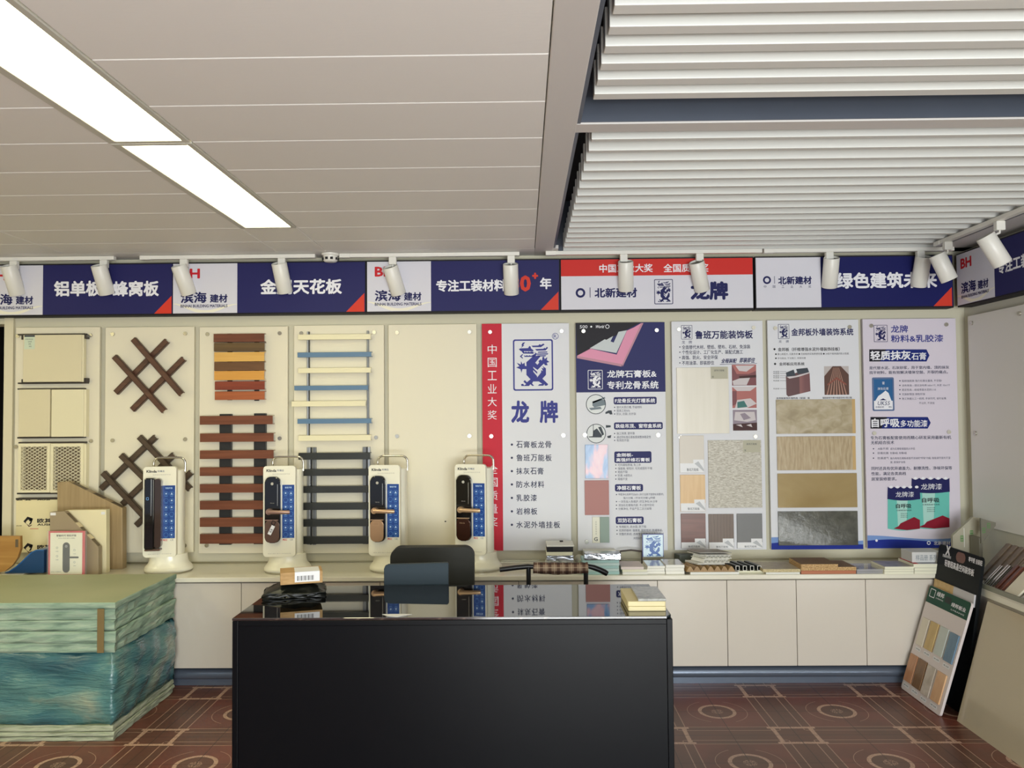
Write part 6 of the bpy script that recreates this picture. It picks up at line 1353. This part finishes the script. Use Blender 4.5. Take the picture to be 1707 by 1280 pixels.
for (x_, y_) in ((1640, 884), (1648, 876)): m.ring(rrect(*PR(x_-2.3, y_-4.2, x_+2.3, y_+4.2, DG), .001, 2), rrect(*PR(x_-1.6, y_-3.4, x_+1.6, y_+3.4, DG), .001, 2), DG-.0006); m.rect(PR(x_-2, y_-.4, x_+2, y_+.4, DG), DG-.0006)
m.build('green_marks', M_gm, t)

# leaning sample boards: local x = along the board width (towards the camera), z = up the slope
def lean_frame(bfar, bnear, tfar):
    u = (bnear-bfar); W_ = u.length; u.normalize(); v = (tfar-bfar); v = v-u*v.dot(u); H_ = v.length; v.normalize(); w = v.cross(u)      # w points behind the board
    return Matrix(((u.x, w.x, v.x, bfar.x), (u.y, w.y, v.y, bfar.y), (u.z, w.z, v.z, bfar.z), (0, 0, 0, 1))), W_, H_
bf, bn = CZ(1501.5, 1147, 0), CZ(1566, 1195, 0); tf = CY(1551, 975, bf.y)
FM, W_, H_ = lean_frame(bf, bn, tf)
def local_px(px, py, M_):
    """sight line of the photograph met with the leaning board's plane, in board coordinates"""
    d = _d(px, py); nrm = Vector((M_[0][1], M_[1][1], M_[2][1])); o_ = M_.translation; s_ = nrm.dot(o_-EYE)/nrm.dot(d); q_ = M_.inverted() @ (EYE+d*s_); return q_.x, q_.z
t = thing('sample_board_card', 'white leaning sample card with dark green head and eight wood samples', 'sample card', bf, 0)
FRAME[t] = Matrix.Translation(bf)
fr = Matrix(FM)
m = MB(fr); m.prism(rrect(0, W_, .003, H_, .014, 4), -.001, .012, 'y', bev=.001); m.build('card', mat('card_pinkish_white', (212, 202, 200), .35), t)
y_ = -.0018
zg0 = local_px(1590, 1020, fr)[1]; pL = local_px(1545, 1003.5, fr); pR = local_px(1617, 1036, fr); gz = (pL[1]+pR[1])/2
m = MB(fr); m.flat([(0.001, gz), (W_-.001, gz)]+[p for p in rrect(.001, W_-.001, gz, H_-.0005, .014, 4) if p[1] > gz+.02], y_); m.build('green_header', mat('header_green', (20, 74, 56), .5, spec=.2), t)
m = MB(fr); hh = H_-gz
m.text('绿邦板业', (W_*.60, W_*.93, gz+hh*.36, gz+hh*.60), y_-.0008, .02); m.text('LVBANG', (W_*.62, W_*.92, gz+hh*.16, gz+hh*.24), y_-.0008, 0); m.text('绿邦', (W_*.22, W_*.40, gz+hh*.56, gz+hh*.84), y_-.0008, .02); m.ring(rrect(W_*.05, W_*.18, gz+hh*.36, gz+hh*.86, .003, 2), rrect(W_*.06, W_*.17, gz+hh*.40, gz+hh*.82, .003, 2), y_-.0008); m.text('LVBANG', (W_*.22, W_*.40, gz+hh*.40, gz+hh*.48), y_-.0008, 0)
m.build('header_lettering', M_inkw, t)
m = MB(fr); m.flat(rrect(W_*.43, W_*.58, gz+hh*.42, gz+hh*.78, .012, 4), y_-.0008); m.build('hand_hole', mat('hole_dark', (16, 30, 26), .6), t)
SW = [((1541, 1030, 1552, 1033), (1528, 1072, 1538.5, 1080), mat('swatch_ivory', (214, 206, 188), .35), 'ivory'), ((1555, 1036, 1569, 1042), (1541, 1079, 1552, 1087), wood('swatch_maple', (198, 172, 112), (186, 156, 96), 'z', .35), 'maple'), ((1571, 1044, 1585, 1050.5), (1557, 1088, 1570, 1097), mat('swatch_pale_blue', (188, 196, 190), .35, var=.05), 'pale blue'), ((1587.5, 1054, 1602, 1061), (1573, 1098, 1586.5, 1109), wood('swatch_blue', (84, 116, 142), (98, 130, 152), 'z', .35), 'blue'),
      ((1521, 1089, 1533, 1096), (1507, 1132, 1518.5, 1140), wood('swatch_copper', (178, 124, 84), (192, 142, 104), 'z', .35), 'copper'), ((1535.5, 1098, 1548.5, 1105), (1520.5, 1142, 1533, 1151), wood('swatch_walnut', (112, 80, 44), (130, 94, 54), 'z', .35), 'walnut'), ((1550.5, 1108.5, 1563.5, 1116), (1535, 1154, 1547, 1163), mix_mat('swatch_marble', [(0, (168, 156, 140)), (1, (204, 194, 182))], 12, (1, 1, 1), .3, 5, 1), 'marble'), ((1567, 1119, 1582.5, 1128), (1550.5, 1165, 1564.5, 1173), wood('swatch_peach', (204, 158, 118), (214, 174, 130), 'z', .35), 'peach')]
for k, (tp, bt, mm, nm) in enumerate(SW):
    P_ = [local_px(tp[0], tp[1], fr), local_px(tp[2], tp[3], fr), local_px(bt[2], bt[3], fr), local_px(bt[0], bt[1], fr)]
    x0_ = (P_[0][0]+P_[3][0])/2; x1_ = (P_[1][0]+P_[2][0])/2; z1_ = (P_[0][1]+P_[1][1])/2; z0_ = (P_[2][1]+P_[3][1])/2
    m = MB(fr); m.box(x0_, x1_, -.008, -.0012, z0_, z1_, bev=.001); o = m.build('swatch', mm, t); o['label'] = nm+' swatch'
    m = MB(fr); m.rect((x0_+.004, x1_-.012, z0_-.030, z0_-.012), y_); lb_ = m.build('swatch_label', M_lab, t)
    m = MB(fr); m.text(str(801+k) if False else '木纹', (x0_+.008, x1_-.018, z0_-.025, z0_-.017), y_-.0006, 0); m.build('label_lettering', M_dk, lb_)
# black board behind it
bf2 = Vector((bf.x+.118, bf.y+.012, 0)); bn2 = Vector((bn.x+.118, bn.y+.005, 0)); tf2 = CY(1566, 906, bf2.y)
FM2, W2, H2 = lean_frame(bf2, bn2, tf2)
t = thing('sample_board_card', 'taller black leaning sample card with white writing, behind the green-headed one', 'sample card', bf2, 0)
FRAME[t] = Matrix.Translation(bf2); fr = FM2
m = MB(fr); m.prism(rrect(0, W2, .004, H2, .022, 5), -.001, .014, 'y', bev=.0015); m.build('card', mat('card_black', (14, 17, 19), .5, spec=.15), t)
def LR(a, b, c, d):
    q0, q1 = local_px(a, b, fr), local_px(c, d, fr); return q0, q1
def ltext(s_, c, w, h, bold=.02):
    q = local_px(c[0], c[1], fr); b = MB(fr); b.text(s_, (q[0]-w/2, q[0]+w/2, q[1]-h/2, q[1]+h/2), -.0018, bold); return b.build('card_lettering', M_inkw, t)
ltext('X', (1581, 917.5), .045, .052, .05); ltext('凯鑫装饰材料', (1579, 927.5), .085, .016, .012); ltext('零甲醛 自装配', (1626.5, 935.5), .125, .026, .02); ltext('轻奢超高晶空间装饰板', (1599, 946), .285, .036, .022)
q = local_px(1602, 929.5, fr); m = MB(fr); m.flat(rrect(q[0]-.045, q[0]+.045, q[1]-.026, q[1]+.026, .026, 5), -.0018); m.build('hand_hole', mat('hole_rose', (120, 84, 74), .5), t)
g0 = (local_px(1557, 963.5, fr)[1]+local_px(1625, 990, fr)[1])/2; g1_ = g0-.062
m = MB(fr); m.box(W2*.03, W2*.50, -.010, -.0012, g1_, g0, bev=.001); o = m.build('swatch', wood('swatch_oak_gold', (190, 156, 96), (204, 172, 116), 'x', .35), t); o['label'] = 'golden oak swatch'
m = MB(fr); m.box(W2*.50, W2*.97, -.010, -.0012, g1_, g0, bev=.001); o = m.build('swatch', mat('swatch_light_grey', (192, 190, 192), .35), t); o['label'] = 'light grey swatch'
